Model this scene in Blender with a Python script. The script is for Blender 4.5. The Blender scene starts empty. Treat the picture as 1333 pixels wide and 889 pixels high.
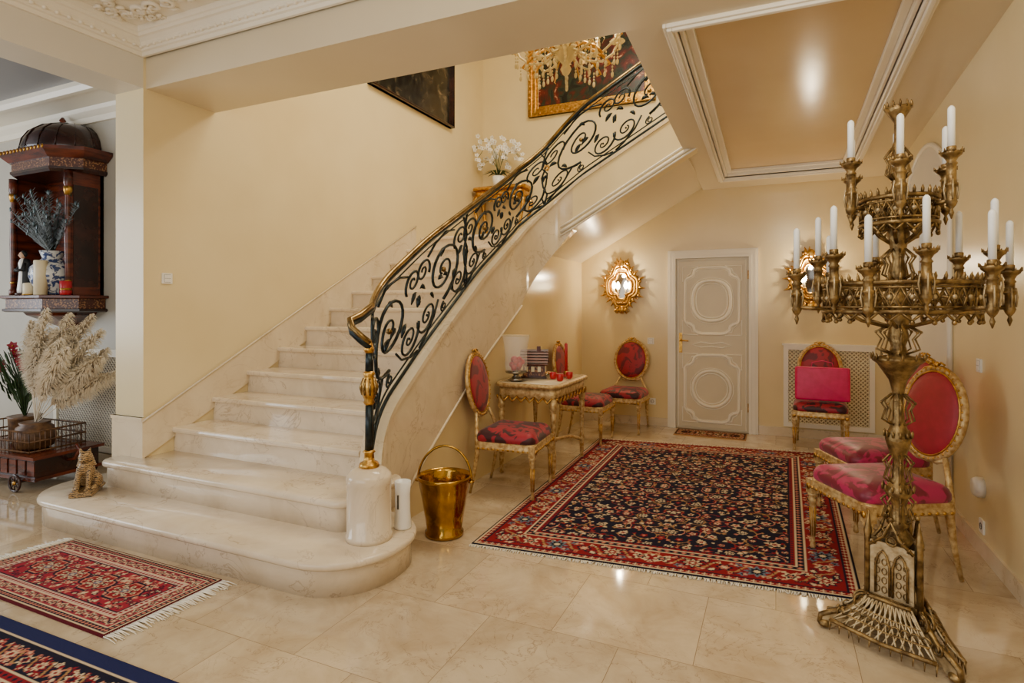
import bpy, math, random
import numpy as np
from mathutils import Vector, Matrix
random.seed(3)
rnd=random.random
pi=math.pi
S=bpy.context.scene
def s2l(v):
    v=v/255.0
    return v/12.92 if v<=.04045 else ((v+.055)/1.055)**2.4
def C(r,g,b): return (s2l(r),s2l(g),s2l(b),1)

# ---------------------------------------------------------------- materials
def base(name,rough=.5,metal=0,col=None,**k):
    m=bpy.data.materials.new(name); m.use_nodes=True
    N=m.node_tree.nodes; L=m.node_tree.links; p=N['Principled BSDF']
    p.inputs['Roughness'].default_value=rough; p.inputs['Metallic'].default_value=metal
    if col: p.inputs['Base Color'].default_value=col
    for a,b in k.items():
        p.inputs[a.replace('_',' ')].default_value=b
    return m,N,L,p
def ramp(N,stops,interp='LINEAR'):
    r=N.new('ShaderNodeValToRGB'); r.color_ramp.interpolation=interp
    e=r.color_ramp.elements
    e[0].position,e[0].color=stops[0]; e[1].position,e[1].color=stops[1]
    for p,c in stops[2:]:
        x=e.new(p); x.color=c
    return r
def coord(N,L,scale=(1,1,1),kind='Object'):
    t=N.new('ShaderNodeTexCoord'); mp=N.new('ShaderNodeMapping'); mp.inputs['Scale'].default_value=scale
    L.new(t.outputs[kind],mp.inputs[0]); return mp.outputs[0]
def nmat(name,c1,c2,scale=5,rough=.5,metal=0,lo=.35,hi=.65,bump=0,bscale=None,stretch=(1,1,1),dist=0,interp='LINEAR',detail=4,extra=None,kind='Object',**k):
    m,N,L,p=base(name,rough,metal,**k)
    v=coord(N,L,stretch,kind); n=N.new('ShaderNodeTexNoise'); n.inputs['Scale'].default_value=scale
    n.inputs['Detail'].default_value=detail; n.inputs['Distortion'].default_value=dist
    L.new(v,n.inputs['Vector']); st=[(lo,c1),(hi,c2)]+(extra or [])
    r=ramp(N,st,interp); L.new(n.outputs['Fac'],r.inputs[0]); L.new(r.outputs[0],p.inputs['Base Color'])
    if bump:
        n2=N.new('ShaderNodeTexNoise'); n2.inputs['Scale'].default_value=bscale or scale; n2.inputs['Detail'].default_value=3
        L.new(v,n2.inputs['Vector']); b=N.new('ShaderNodeBump'); b.inputs['Strength'].default_value=bump; b.inputs['Distance'].default_value=.01
        L.new(n2.outputs['Fac'],b.inputs['Height']); L.new(b.outputs[0],p.inputs['Normal'])
    return m
def marble(name,c1,c2,vein,scale=2,rough=.1,tile=0,vs=.3,vsc=1.1,vw=.013):
    m,N,L,p=base(name,rough)
    v=coord(N,L)
    n=N.new('ShaderNodeTexNoise'); n.inputs['Scale'].default_value=scale; n.inputs['Detail'].default_value=9; n.inputs['Distortion'].default_value=.6; n.inputs['Roughness'].default_value=.62
    r=ramp(N,[(.32,c1),(.66,c2)])
    n2=N.new('ShaderNodeTexNoise'); n2.inputs['Scale'].default_value=scale*vsc; n2.inputs['Detail'].default_value=9; n2.inputs['Distortion'].default_value=1.0; n2.inputs['Roughness'].default_value=.6
    r2=ramp(N,[(.5-vw,(0,0,0,1)),(.5,(1,1,1,1)),(.5+vw,(0,0,0,1))])
    n3=N.new('ShaderNodeTexNoise'); n3.inputs['Scale'].default_value=scale*.9; r3=ramp(N,[(.38,(0,0,0,1)),(.58,(1,1,1,1))])
    mx=N.new('ShaderNodeMixRGB'); mx.inputs[2].default_value=vein
    mul=N.new('ShaderNodeMath'); mul.operation='MULTIPLY'; mul.inputs[1].default_value=vs
    mul2=N.new('ShaderNodeMath'); mul2.operation='MULTIPLY'
    vin=v
    if tile:
        br=N.new('ShaderNodeTexBrick'); br.inputs['Scale'].default_value=1
        br.inputs['Brick Width'].default_value=tile; br.inputs['Row Height'].default_value=tile; br.offset=.5
        br.inputs['Mortar Size'].default_value=.0016; br.inputs['Bias'].default_value=0; br.inputs['Mortar Smooth'].default_value=.2
        br.inputs['Color1'].default_value=(0,0,0,1); br.inputs['Color2'].default_value=(1,1,1,1); br.inputs['Mortar'].default_value=(.5,.5,.5,1)
        L.new(v,br.inputs['Vector'])
        ad=N.new('ShaderNodeVectorMath'); ad.operation='MULTIPLY_ADD'; ad.inputs[1].default_value=(7,5,9)
        L.new(br.outputs['Color'],ad.inputs[0]); L.new(v,ad.inputs[2]); vin=ad.outputs[0]
    for q in(n,n2,n3): L.new(vin,q.inputs['Vector'])
    L.new(n.outputs['Fac'],r.inputs[0]); L.new(n2.outputs['Fac'],r2.inputs[0]); L.new(n3.outputs['Fac'],r3.inputs[0])
    L.new(r2.outputs[0],mul.inputs[0]); L.new(mul.outputs[0],mul2.inputs[0]); L.new(r3.outputs[0],mul2.inputs[1])
    L.new(mul2.outputs[0],mx.inputs[0]); L.new(r.outputs[0],mx.inputs[1]); out=mx.outputs[0]
    if tile:
        m2=N.new('ShaderNodeMixRGB'); m2.blend_type='MULTIPLY'; m2.inputs[0].default_value=.16
        L.new(out,m2.inputs[1]); L.new(br.outputs['Color'],m2.inputs[2])
        m3=N.new('ShaderNodeMixRGB'); m3.inputs[2].default_value=C(140,118,90)
        L.new(br.outputs['Fac'],m3.inputs[0]); L.new(m2.outputs[0],m3.inputs[1]); out=m3.outputs[0]
    L.new(out,p.inputs['Base Color'])
    return m
M={}
M['wall']=nmat('plaster_cream',C(226,206,156),C(232,213,165),1.5,.28,bump=.03,bscale=3)
M['wall2']=nmat('plaster_warm',C(224,202,150),C(230,209,159),1.5,.2,bump=.02,bscale=3)
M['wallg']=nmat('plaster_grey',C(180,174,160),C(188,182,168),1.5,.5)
M['ceil']=nmat('ceiling_paint',C(214,198,166),C(220,205,174),1,.28)
M['ceilw']=nmat('ceiling_white',C(218,211,196),C(226,219,204),1,.45)
M['panel']=nmat('ceiling_tan_gloss',C(212,186,142),C(218,193,150),1.2,.2,bump=.08,bscale=5)
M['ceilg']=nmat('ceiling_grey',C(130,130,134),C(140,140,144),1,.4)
M['trim']=nmat('trim_white',C(238,229,209),C(244,235,216),2,.35)
M['floor']=marble('marble_floor_tiles',C(182,158,124),C(218,198,166),C(110,78,48),2.6,.07,.62,.6,2.2,.009)
M['marble']=marble('marble_steps',C(210,191,162),C(232,216,191),C(146,114,84),2.4,.08,0,.5)
M['marblew']=marble('marble_wall',C(210,190,156),C(230,213,182),C(156,124,92),2.0,.1,0,.45)
M['gold']=nmat('gilt',C(166,118,48),C(218,172,88),30,.3,1,bump=.25,bscale=60)
M['goldl']=nmat('gilt_wood_light',C(166,126,68),C(218,190,134),35,.4,.35,bump=.2,bscale=70)
M['brass']=nmat('antique_brass',C(92,70,40),C(160,132,84),26,.36,.8,bump=.3,bscale=80)
M['brassl']=nmat('antique_brass_pale',C(158,136,98),C(198,178,140),26,.4,.45,bump=.3,bscale=80)
M['brassp']=nmat('brass_polished',C(146,106,36),C(192,148,62),8,.14,1,bump=.35,bscale=14)
M['rail']=nmat('handrail_brass',C(104,82,46),C(150,122,74),8,.25,.9)
M['iron']=nmat('iron_green_black',C(16,22,24),C(38,50,54),20,.3,.6)
M['wood']=nmat('mahogany',C(56,22,12),C(112,48,24),4,.25,stretch=(1,1,6))
M['woodd']=nmat('mahogany_dark',C(30,14,10),C(60,28,18),6,.22)
M['inlay']=nmat('inlay',C(76,34,18),C(160,112,70),70,.3,interp='CONSTANT',lo=.0,hi=.56)
M['door']=nmat('door_paint',C(212,198,166),C(218,204,174),2,.35)
M['red']=nmat('damask_red',C(156,12,34),C(100,6,22),9,.5,lo=.48,hi=.54,dist=1.2,detail=2,Sheen_Weight=.15)
M['reds']=nmat('damask_red_seat',C(156,12,38),C(56,4,18),10,.5,lo=.47,hi=.52,dist=1.2,detail=2,Sheen_Weight=.15)
M['mag']=nmat('damask_magenta',C(176,18,84),C(118,6,42),10,.42,lo=.46,hi=.52,dist=1.4,detail=2,Sheen_Weight=.2)
M['redp']=nmat('back_fabric_red',C(150,12,34),C(164,18,42),20,.5,Sheen_Weight=.15)
M['pink']=nmat('pillow_pink',C(204,8,84),C(214,16,98),20,.45)
M['white']=nmat('white_glaze',C(238,236,230),C(246,244,240),3,.2)
M['cream']=nmat('cream_wax',C(226,212,176),C(236,224,190),5,.4)
M['fringe']=nmat('fringe_cotton',C(232,222,200),C(244,236,218),5,.8)
M['candle']=nmat('candle_white',C(238,238,235),C(247,247,244),5,.35)
M['redc']=nmat('red_wax',C(170,14,30),C(190,22,40),5,.3)
M['black']=nmat('black_cloth',C(16,16,18),C(30,30,32),10,.5)
M['skin']=nmat('figurine_skin',C(214,170,140),C(222,180,150),10,.4)
M['plastic']=nmat('switch_plastic',C(236,232,222),C(242,238,230),5,.3)
M['slot']=nmat('dark_slot',C(70,64,56),C(90,84,76),5,.4)
M['pewter']=nmat('pewter',C(120,114,104),C(160,154,142),15,.25,.9)
M['backing']=nmat('grille_backing',C(150,128,92),C(166,144,106),5,.6)
M['backingg']=nmat('grille_backing_grey',C(120,116,108),C(134,130,122),5,.6)
M['bluew']=nmat('blue_white_porcelain',C(214,216,216),C(52,70,116),22,.12,lo=.48,hi=.54,dist=1,detail=3)
M['pamp']=nmat('pampas_cream',C(224,207,180),C(246,236,216),12,.8)
M['green']=nmat('leaf_green',C(34,58,28),C(62,88,44),10,.5)
M['greend']=nmat('feather_green',C(12,22,12),C(46,50,26),14,.5)
M['eye']=nmat('feather_eye',C(12,34,50),C(22,66,56),30,.3)
M['petal']=nmat('orchid_petal',C(240,236,226),C(248,246,238),10,.5)
M['flred']=nmat('flower_red',C(140,8,40),C(170,16,62),10,.5)
M['cage']=nmat('wicker_brown',C(70,44,24),C(120,84,48),20,.5)
M['glassg']=base('murano_glass',.08,0,C(240,222,170),Transmission_Weight=.4,IOR=1.45)[0]
M['glass']=base('clear_glass',.03,0,(1,1,1,1),Alpha=.25)[0]
M['mirror']=base('mirror',.05,1,C(225,222,214))[0]
M['bulb']=base('bulb_glow',.4,0,C(255,236,200),Emission_Color=C(255,232,186),Emission_Strength=40)[0]
M['bulb2']=base('chandelier_bulb',.4,0,C(255,230,180),Emission_Color=C(255,220,160),Emission_Strength=6)[0]
M['p1']=nmat('oil_painting_dark',C(16,14,12),C(70,60,44),5,.25,dist=1.2,extra=[(.72,C(120,104,80)),(.5,C(34,34,28))],detail=8)
M['p2']=nmat('oil_painting_figures',C(12,14,14),C(104,30,22),4.2,.25,dist=1.8,extra=[(.44,C(30,44,34)),(.5,C(50,34,20)),(.55,C(70,20,16)),(.70,C(206,160,120))],detail=8)
def stripes():
    m,N,L,p=base('bronze_stone_stripes',.4,.15)
    v=coord(N,L); w=N.new('ShaderNodeTexWave'); w.inputs['Scale'].default_value=24; w.inputs['Distortion'].default_value=7; w.inputs['Detail Scale'].default_value=3; w.bands_direction='Z'
    L.new(v,w.inputs['Vector']); r=ramp(N,[(.2,C(52,38,24)),(.42,C(170,138,92))]); L.new(w.outputs['Fac'],r.inputs[0]); L.new(r.outputs[0],p.inputs['Base Color']); return m
M['stripe']=stripes()
# ---------------------------------------------------------------- builder
class B:
    def __init__(s): s.v=[];s.f=[];s.mi=[];s.sm=[];s.ml=[];s.T=Matrix.Identity(4)
    def add(s,vs,fs,mat,smooth=True):
        if mat not in s.ml: s.ml.append(mat)
        k=s.ml.index(mat); o=len(s.v)
        for p in vs: s.v.append(tuple(s.T@Vector(p)))
        for f in fs: s.f.append([i+o for i in f]); s.mi.append(k); s.sm.append(smooth)
    def box(s,x0,y0,z0,x1,y1,z1,mat):
        v=[(x,y,z) for x in(x0,x1) for y in(y0,y1) for z in(z0,z1)]
        s.add(v,[(0,1,3,2),(4,6,7,5),(0,4,5,1),(2,3,7,6),(0,2,6,4),(1,5,7,3)],mat,False)
    def hexa(s,v,mat):
        s.add(v,[(3,2,1,0),(4,5,6,7),(0,1,5,4),(1,2,6,5),(2,3,7,6),(3,0,4,7)],mat,False)
    def lathe(s,prof,cx,cy,mat,seg=24,sx=1,sy=1,smooth=True,ph=0,z0=0):
        vs=[];fs=[];n=len(prof)
        for r,z in prof:
            for i in range(seg):
                a=2*pi*i/seg+ph; vs.append((cx+sx*r*math.cos(a),cy+sy*r*math.sin(a),z+z0))
        for j in range(n-1):
            for i in range(seg):
                k=(i+1)%seg; fs.append((j*seg+i,j*seg+k,(j+1)*seg+k,(j+1)*seg+i))
        fs.append(tuple(range(seg-1,-1,-1))); fs.append(tuple((n-1)*seg+i for i in range(seg)))
        s.add(vs,fs,mat,smooth)
    def tube(s,pts,r,mat,n=6,closed=False,sq=1,smooth=True):
        P=[Vector(p) for p in pts]; m=len(P)
        if m<2: return
        R=r if isinstance(r,(list,tuple)) else [r]*m
        T=[]
        for i in range(m):
            a=P[(i-1)%m] if (closed or i>0) else P[0]; b=P[(i+1)%m] if (closed or i<m-1) else P[-1]
            t=(b-a); T.append(t.normalized() if t.length>1e-9 else Vector((0,0,1)))
        up=Vector((0,0,1)) if abs(T[0].z)<.9 else Vector((1,0,0))
        nrm=(up-T[0]*up.dot(T[0])).normalized()
        vs=[]
        for i in range(m):
            nrm=(nrm-T[i]*nrm.dot(T[i]))
            nrm=nrm.normalized() if nrm.length>1e-6 else T[i].orthogonal().normalized()
            bn=T[i].cross(nrm)
            for j in range(n):
                a=2*pi*j/n; vs.append(P[i]+R[i]*(nrm*math.cos(a)+bn*math.sin(a)*sq))
        fs=[]
        for i in range(m if closed else m-1):
            k=(i+1)%m
            for j in range(n):
                l=(j+1)%n; fs.append((i*n+j,i*n+l,k*n+l,k*n+j))
        if not closed:
            fs.append(tuple(range(n-1,-1,-1))); fs.append(tuple((m-1)*n+j for j in range(n)))
        s.add(vs,fs,mat,smooth)
    def ell(s,c,r,mat,seg=12,rings=8,rot=None):
        if isinstance(r,(int,float)): r=(r,r,r)
        vs=[];fs=[]; c=Vector(c)
        for j in range(rings+1):
            t=pi*j/rings
            for i in range(seg):
                a=2*pi*i/seg; p=Vector((r[0]*math.sin(t)*math.cos(a),r[1]*math.sin(t)*math.sin(a),r[2]*math.cos(t)))
                if rot: p=rot@p
                vs.append(c+p)
        for j in range(rings):
            for i in range(seg):
                k=(i+1)%seg; fs.append((j*seg+i,(j+1)*seg+i,(j+1)*seg+k,j*seg+k))
        s.add(vs,fs,mat,True)
    def prism(s,poly,vec,mat,smooth=False):
        n=len(poly); v=[Vector(p) for p in poly]; e=Vector(vec)
        s.add(v+[p+e for p in v],[tuple(range(n-1,-1,-1)),tuple(range(n,2*n))]+[(i,(i+1)%n,(i+1)%n+n,i+n) for i in range(n)],mat,smooth)
    def obj(s,name,loc=(0,0,0),rz=0,bevel=0,scale=1,parent=None,remesh=0,autos=True):
        me=bpy.data.meshes.new(name); me.from_pydata(s.v,[],s.f)
        for m in s.ml: me.materials.append(M[m] if isinstance(m,str) else m)
        me.polygons.foreach_set('material_index',s.mi); me.polygons.foreach_set('use_smooth',s.sm)
        me.update()
        o=bpy.data.objects.new(name,me); S.collection.objects.link(o)
        o.location=loc; o.rotation_euler=(0,0,rz); o.scale=(scale,)*3
        if bevel:
            b=o.modifiers.new('bevel','BEVEL'); b.width=bevel; b.segments=2; b.limit_method='ANGLE'; b.angle_limit=.7
        if remesh:
            b=o.modifiers.new('remesh','REMESH'); b.mode='VOXEL'; b.voxel_size=remesh; b.use_smooth_shade=True
            q=o.modifiers.new('smooth','SMOOTH'); q.iterations=3
        if parent: o.parent=parent
        return o
def arc(cx,cy,r,a0,a1,n): return [(cx+r*math.cos(a0+(a1-a0)*i/n),cy+r*math.sin(a0+(a1-a0)*i/n)) for i in range(n+1)]
def spiral(cx,cy,r0,r1,a0,turns,n=26):
    out=[]
    for i in range(n+1):
        t=i/n; a=a0+turns*2*pi*t; r=r0+(r1-r0)*t**.8
        out.append((cx+r*math.cos(a),cy+r*math.sin(a)))
    return out
def rrect(x0,x1,y0,y1,r,ins,n=10):
    x0+=ins;x1-=ins;y0+=ins;y1-=ins;r=max(.005,r-ins)
    p=[]
    for cx,cy,a in((x1-r,y1-r,0),(x0+r,y1-r,pi/2),(x0+r,y0+r,pi),(x1-r,y0+r,1.5*pi)):
        p+=arc(cx,cy,r,a,a+pi/2,n)
    return p
def rings(b,rs,mat,smooth=True):
    vs=[];n=len(rs[0][0])
    for poly,z in rs:
        for x,y in poly: vs.append((x,y,z))
    fs=[(j*n+i,j*n+(i+1)%n,(j+1)*n+(i+1)%n,(j+1)*n+i) for j in range(len(rs)-1) for i in range(n)]
    fs+= [tuple(range(n-1,-1,-1)),tuple((len(rs)-1)*n+i for i in range(n))]
    b.add(vs,fs,mat,smooth)

XR=1.12; YB=7.33; XL=-4.23; XLo=-4.55; YC=2.77; YB2=8.2; XU=-2.29; ZT=6.0
BZ=3.08; BY0=2.79; BY1=3.37
def zc(y): return BZ-.05*(y-BY1)
# ---------------------------------------------------------------- shell
b=B(); b.box(-9.5,-3,-.1,XR,YB2+.1,0,'floor'); b.obj('floor')
b=B(); b.box(XR,-3,0,XR+.12,YB2+.1,ZT,'wall'); b.obj('wall_right')
b=B(); b.box(XU-.12,YB,0,XR,YB+.12,2.95,'wall2'); b.obj('wall_back')
b=B(); b.box(XLo,YB2,0,XR,YB2+.1,ZT,'wall'); b.obj('wall_stairwell_back')
b=B(); b.box(XLo,YC,0,XL,YB2,ZT,'wall'); b.obj('wall_stair_left')
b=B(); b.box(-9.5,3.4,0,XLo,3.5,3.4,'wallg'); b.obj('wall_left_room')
b=B(); b.box(XLo,BY0-.02,3.5,XR,BY0+.1,ZT,'wall'); b.obj('light_block_upper_front')  # unseen wall above the beam, added to contain light and stop world-light leaks
b=B(); b.box(XLo,BY0,ZT,XR,YB2+.1,ZT+.1,'ceilw'); b.obj('ceiling_upper')
b=B(); b.box(XL,BY0,BZ,XR,BY1,3.5,'ceil'); b.obj('ceiling_beam_cross')
b=B(); b.box(XLo,-3,BZ,XL,YC,3.55,'ceilw'); b.obj('ceiling_beam_side')
b=B(); b.box(XL,-3,3.5,XR,BY0-.02,3.56,'ceilw'); b.obj('ceiling_front')
b=B()
def crown(b,prof,x0,x1,y0,y1,mat):
    rs=[]
    for ins,z in prof: rs.append([(x0+ins,y0+ins,z),(x1-ins,y0+ins,z),(x1-ins,y1-ins,z),(x0+ins,y1-ins,z)])
    for j in range(len(rs)-1):
        for i in range(4):
            k=(i+1)%4; b.add([rs[j][i],rs[j][k],rs[j+1][k],rs[j+1][i]],[(0,1,2,3)],mat,False)
crown(b,[(0,3.30),(.02,3.30),(.025,3.325),(.04,3.33),(.045,3.345),(.06,3.35),(.065,3.375),(.085,3.395),(.10,3.40),(.105,3.42),(.115,3.425),(.12,3.46),(.40,3.46),(.40,3.435),(.43,3.43),(.44,3.45),(.46,3.455),(.47,3.475),(.50,3.48),(.52,3.5)],XL,XR,-3,BY0-.02,'trim')
def relief(b,x,y,ang,sc):
    ca,sa=math.cos(ang),math.sin(ang)
    def P(px,py,z=3.453): return (x+sc*(px*ca-py*sa),y+sc*(px*sa+py*ca),z)
    for sg in(1,-1):
        for (cx,r,tn) in((.06,.055,1.3),(.17,.05,-1.3),(.27,.035,1.2)):
            b.tube([P(px,py) for px,py in spiral(cx*sg,0,r,.008,pi if sg>0 else 0,tn*sg,16)],.015*sc,'trim',5)
        for (lx,ly,a) in((.12,.05,.6),(.22,-.045,-.5),(.11,-.055,-.9),(.31,.03,.3)):
            b.tube([P(sg*lx,ly),P(sg*(lx+.03*math.cos(a)),ly+.03*math.sin(a),3.45),P(sg*(lx+.06*math.cos(a)),ly+.06*math.sin(a))],[.010,.018,.003],'trim',5)
    for k in range(6): b.tube([P(0,0),P(.03*math.cos(k*pi/3),.03*math.sin(k*pi/3),3.446),P(.055*math.cos(k*pi/3),.055*math.sin(k*pi/3))],[.012,.018,.004],'trim',5)
for x in [-3.80,-3.05,-2.30,-1.55,-.8,-.05]: relief(b,x,BY0-.28,0,1.15)
for y in [2.05,1.3,.55,-.2]: relief(b,XL+.27,y,pi/2,1.15)
relief(b,XL+.27,BY0-.28,pi/4,.7)
# dentil bead row under the crown
for i in range(64): b.ell((XL+.06+.07*i,BY0-.075,3.352),(.018,.014,.014),'trim',6,4)
for i in range(40): b.ell((XL+.055,BY0-.12-.07*i,3.352),(.014,.018,.014),'trim',6,4)
b.obj('trim_ceiling_crown')
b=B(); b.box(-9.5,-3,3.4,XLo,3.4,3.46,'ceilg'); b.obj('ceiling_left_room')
b=B(); crown(b,[(0,3.22),(.03,3.22),(.04,3.27),(.08,3.31),(.10,3.34),(.34,3.34),(.36,3.32),(.40,3.32),(.42,3.36),(.42,3.4)],-9.5,XLo,-3,3.4,'trim'); b.obj('trim_left_room_crown')
def slab(b,x0,x1,y0,y1,dz0,dz1,mat):
    b.hexa([(x0,y0,zc(y0)+dz0),(x1,y0,zc(y0)+dz0),(x1,y1,zc(y1)+dz0),(x0,y1,zc(y1)+dz0),(x0,y0,zc(y0)+dz1),(x1,y0,zc(y0)+dz1),(x1,y1,zc(y1)+dz1),(x0,y1,zc(y1)+dz1)],mat)
b=B(); XO=-.8; px0,px1,py0,py1=-.52,.70,3.40,6.86
slab(b,XO,px0,BY1,YB,0,.3,'ceil'); slab(b,px1,XR,BY1,YB,0,.3,'ceil'); slab(b,px0,px1,BY1,py0,0,.3,'ceil'); slab(b,px0,px1,py1,YB,0,.3,'ceil')
slab(b,px0,px1,py0,py1,.07,.3,'panel'); b.box(XO,YB,2.9,XR,YB2,3.25,'ceil'); b.obj('ceiling_hall')
b=B()
def frame(b,x0,x1,y0,y1,w,dz0,dz1,mat):
    slab(b,x0,x0+w,y0,y1,dz0,dz1,mat); slab(b,x1-w,x1,y0,y1,dz0,dz1,mat); slab(b,x0+w,x1-w,y0,y0+w,dz0,dz1,mat); slab(b,x0+w,x1-w,y1-w,y1,dz0,dz1,mat)
frame(b,px0-.07,px1+.07,py0-.03,py1+.07,.02,-.022,.01,'trim'); frame(b,px0-.05,px1+.05,py0-.01,py1+.05,.03,-.036,.01,'trim')
frame(b,px0-.02,px1+.02,py0-.0,py1+.02,.02,-.02,.07,'trim'); frame(b,px0,px1,py0,py1,.03,.01,.07,'trim'); frame(b,px0+.03,px1-.03,py0+.03,py1-.03,.05,.04,.07,'trim')
b.obj('trim_ceiling_panel',bevel=.006)
def zs(x): return 2.07+.565*(x+2.29)
b=B(); xa,xb=XU-.12,XO+.02
b.hexa([(xa,5.72,zs(xa)),(xb,5.72,zs(xb)),(xb,YB,zs(xb)),(xa,YB,zs(xa)),(xa,5.72,zs(xa)+.12),(xb,5.72,zs(xb)+.12),(xb,YB,zs(xb)+.12),(xa,YB,zs(xa)+.12)],'ceil')
b.obj('ceiling_stair_soffit')
def PS(s,off=0):
    if s<2.5:
        x=-2.3-off; y=2.8+s
        if s<.45: x+=((.45-s)/.45)**2*.17
        return x,y
    if s<3.13:
        th=(s-2.5)/.63*pi/2; R=.4+off; return -1.9-R*math.cos(th),5.3+R*math.sin(th)
    return -1.9+(s-3.13),5.7+off
_ss=np.linspace(-.5,5,551)
def smooth(xs,ys,w=15):
    y=np.interp(_ss,xs,ys); 
    k=np.ones(w)/w; yy=np.convolve(np.pad(y,w//2,mode='edge'),k,'valid'); return yy
_T=smooth([0,.25,.83,1.68,2.5,2.72,3.13,4.43],[.50,.72,1.16,1.74,2.2,2.36,2.74,3.47],31)
_R=smooth([0,.2,.87,1.89,2.5,2.8,3.13,4.43],[1.46,1.56,1.98,2.51,2.83,3.06,3.50,4.23],31)
def Tz(s): return float(np.interp(s,_ss,_T))
def Rz(s): return float(np.interp(s,_ss,_R))
def ribbon(b,s0,s1,n,oa,ob,zb,zt,mat):
    vs=[];fs=[]
    for i in range(n+1):
        s=s0+(s1-s0)*i/n; a=PS(s,oa); c=PS(s,ob); z0=zb(s);z1=zt(s)
        vs+=[(a[0],a[1],z0),(a[0],a[1],z1),(c[0],c[1],z1),(c[0],c[1],z0)]
    for i in range(n):
        o=4*i
        for j in range(4): k=(j+1)%4; fs.append((o+j,o+k,o+4+k,o+4+j))
    fs.append((0,1,2,3)); fs.append((4*n+3,4*n+2,4*n+1,4*n))
    b.add(vs,fs,mat,False)
b=B()
ribbon(b,0.02,2.5,60,.02,.12,lambda s:0,lambda s:Tz(s)-.03,'wall2')
b.box(-2.42,5.3,0,-2.32,YB,2.06,'wall2'); b.obj('wall_under_stair')
b=B()
def soff(s):
    x,y=PS(s); return zs(x)-.02
ribbon(b,0,2.5,60,0,.13,lambda s:max(0,Tz(s)-.72),Tz,'marblew')
ribbon(b,2.5,3.13,24,0,.13,lambda s: (Tz(2.5)-.72)+(soff(3.13)-Tz(2.5)+.72)*min(1,(s-2.5)/.63),Tz,'marblew')
ribbon(b,3.13,4.5,20,0,.13,soff,Tz,'wall')
ribbon(b,0,4.4,120,-.015,.145,lambda s:Tz(s)-.03,lambda s:Tz(s)+.01,'marblew')
for dz,r in((.0,.018),(.05,.012),(-.04,.01)):
    b.tube([(PS(s,-.006)[0],PS(s,-.006)[1],soff(s)+.05+dz) for s in np.linspace(3.0,4.4,14)],r,'trim',6)
b.tube([(PS(s,-.002)[0],PS(s,-.002)[1],Tz(s)-.72) for s in np.linspace(.3,2.5,40)],.012,'marblew',6)
b.obj('trim_stair_stringer')
# ---------------------------------------------------------------- stairs
r_=.183
b=B()
def nos(n): return 2.98+.344*(n-3)
nose=[(.03,-.05),(.03,-.04),(.008,-.04),(.001,-.03),(0,-.02),(.003,-.008),(.012,0)]
rings(b,[(rrect(-4.78,-1.85,2.22,3.04,.38,.03),0)]+[(rrect(-4.78,-1.85,2.22,3.04,.38,i),r_+z) for i,z in nose],'marble')
rings(b,[(rrect(-4.47,-2.205,2.58,3.2,.1,.03),r_)]+[(rrect(-4.47,-2.205,2.58,3.2,.1,i),2*r_+z) for i,z in nose],'marble')
for n in range(3,14):
    z=n*r_; y=nos(n); ye=nos(n+1)+.1 if n<13 else YB2-.002
    x0,x1=XL+.002,-2.43
    b.box(x0,y+.03,max(z-r_-.02,0),x1,ye,z-.03,'marble')
    pr=[(ye,z-.04),(y+.012,z-.04),(y+.003,z-.034),(y,z-.02),(y+.004,z-.006),(y+.014,z),(ye,z)]
    b.prism([(x0,p,q) for p,q in pr],(x1-x0,0,0),'marble')
b.box(-2.43,5.86,2.2,-2.2,YB2-.002,2.38,'marble')
for k in range(5):
    x=-2.25+.324*k; z=2.38+.183*(k+1)
    b.box(x,5.86,z-.12,(XO-.01) if k==4 else x+.35,YB2-.01,z,'marble')
    b.box(x,5.86,z-.2,x+.04,YB2-.01,z-.1,'marble')
b.obj('staircase')
b=B()
def sk(y): return .65+.532*(y-2.8)
b.prism([(XL+.001,YC,0.37),(XL+.001,6.3,sk(6.3)-.45),(XL+.001,6.3,sk(6.3)),(XL+.001,YC,sk(YC))],(.018,0,0),'marblew')
b.tube([(XL+.02,YC-.02,sk(YC)),(XL+.02,6.3,sk(6.3))],.009,'marblew',6)
b.box(XLo-.018,YC-.018,.18,XL+.018,YC,.66,'marblew'); b.box(XLo-.025,YC-.025,.635,XL+.02,YC,.66,'marblew')
b.box(XLo-.018,YC,0,XLo,3.4,.66,'marblew')
b.obj('baseboard_stair')
b=B(); b.box(XR-.016,-3,0,XR,YB,.1,'marblew'); b.obj('baseboard_right')
b=B(); b.box(XU,YB-.016,0,-1.17,YB,.1,'marblew'); b.box(-.18,YB-.016,0,XR-.02,YB,.1,'marblew'); b.obj('baseboard_back')
b=B(); b.box(-9.5,3.38,0,XLo-.02,3.4,.1,'marblew'); b.obj('baseboard_left_room')
# ---------------------------------------------------------------- railing
b=B()
def W(s,h):
    x,y=PS(s,.055); t=Tz(s)+.05; H=Rz(s)-.03-t
    return (x,y,t+h/.8*H)
SE=4.35
grid=np.linspace(0,SE,110)
b.tube([W(s,0) for s in grid],.013,'iron',6); b.tube([W(s,.06) for s in grid],.007,'iron',5)
b.tube([W(s,.8) for s in grid],.014,'iron',6); b.tube([W(s,.75) for s in grid],.006,'iron',5)
new=[(-2.06,2.625,1.27),(-2.095,2.59,1.31),(-2.135,2.565,1.355),(-2.17,2.59,1.40),(-2.175,2.68,1.425)]
top=[(W(s,.8)[0],W(s,.8)[1],Rz(s)) for s in grid]
b.tube(new+top,.019,'rail',10); b.tube([(x,y,z-.026) for x,y,z in new+top],.018,'iron',8)
b.tube([(-2.09,2.64,.62),(-2.12,2.72,.60)]+[W(0,0)],.013,'iron',6)
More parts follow.
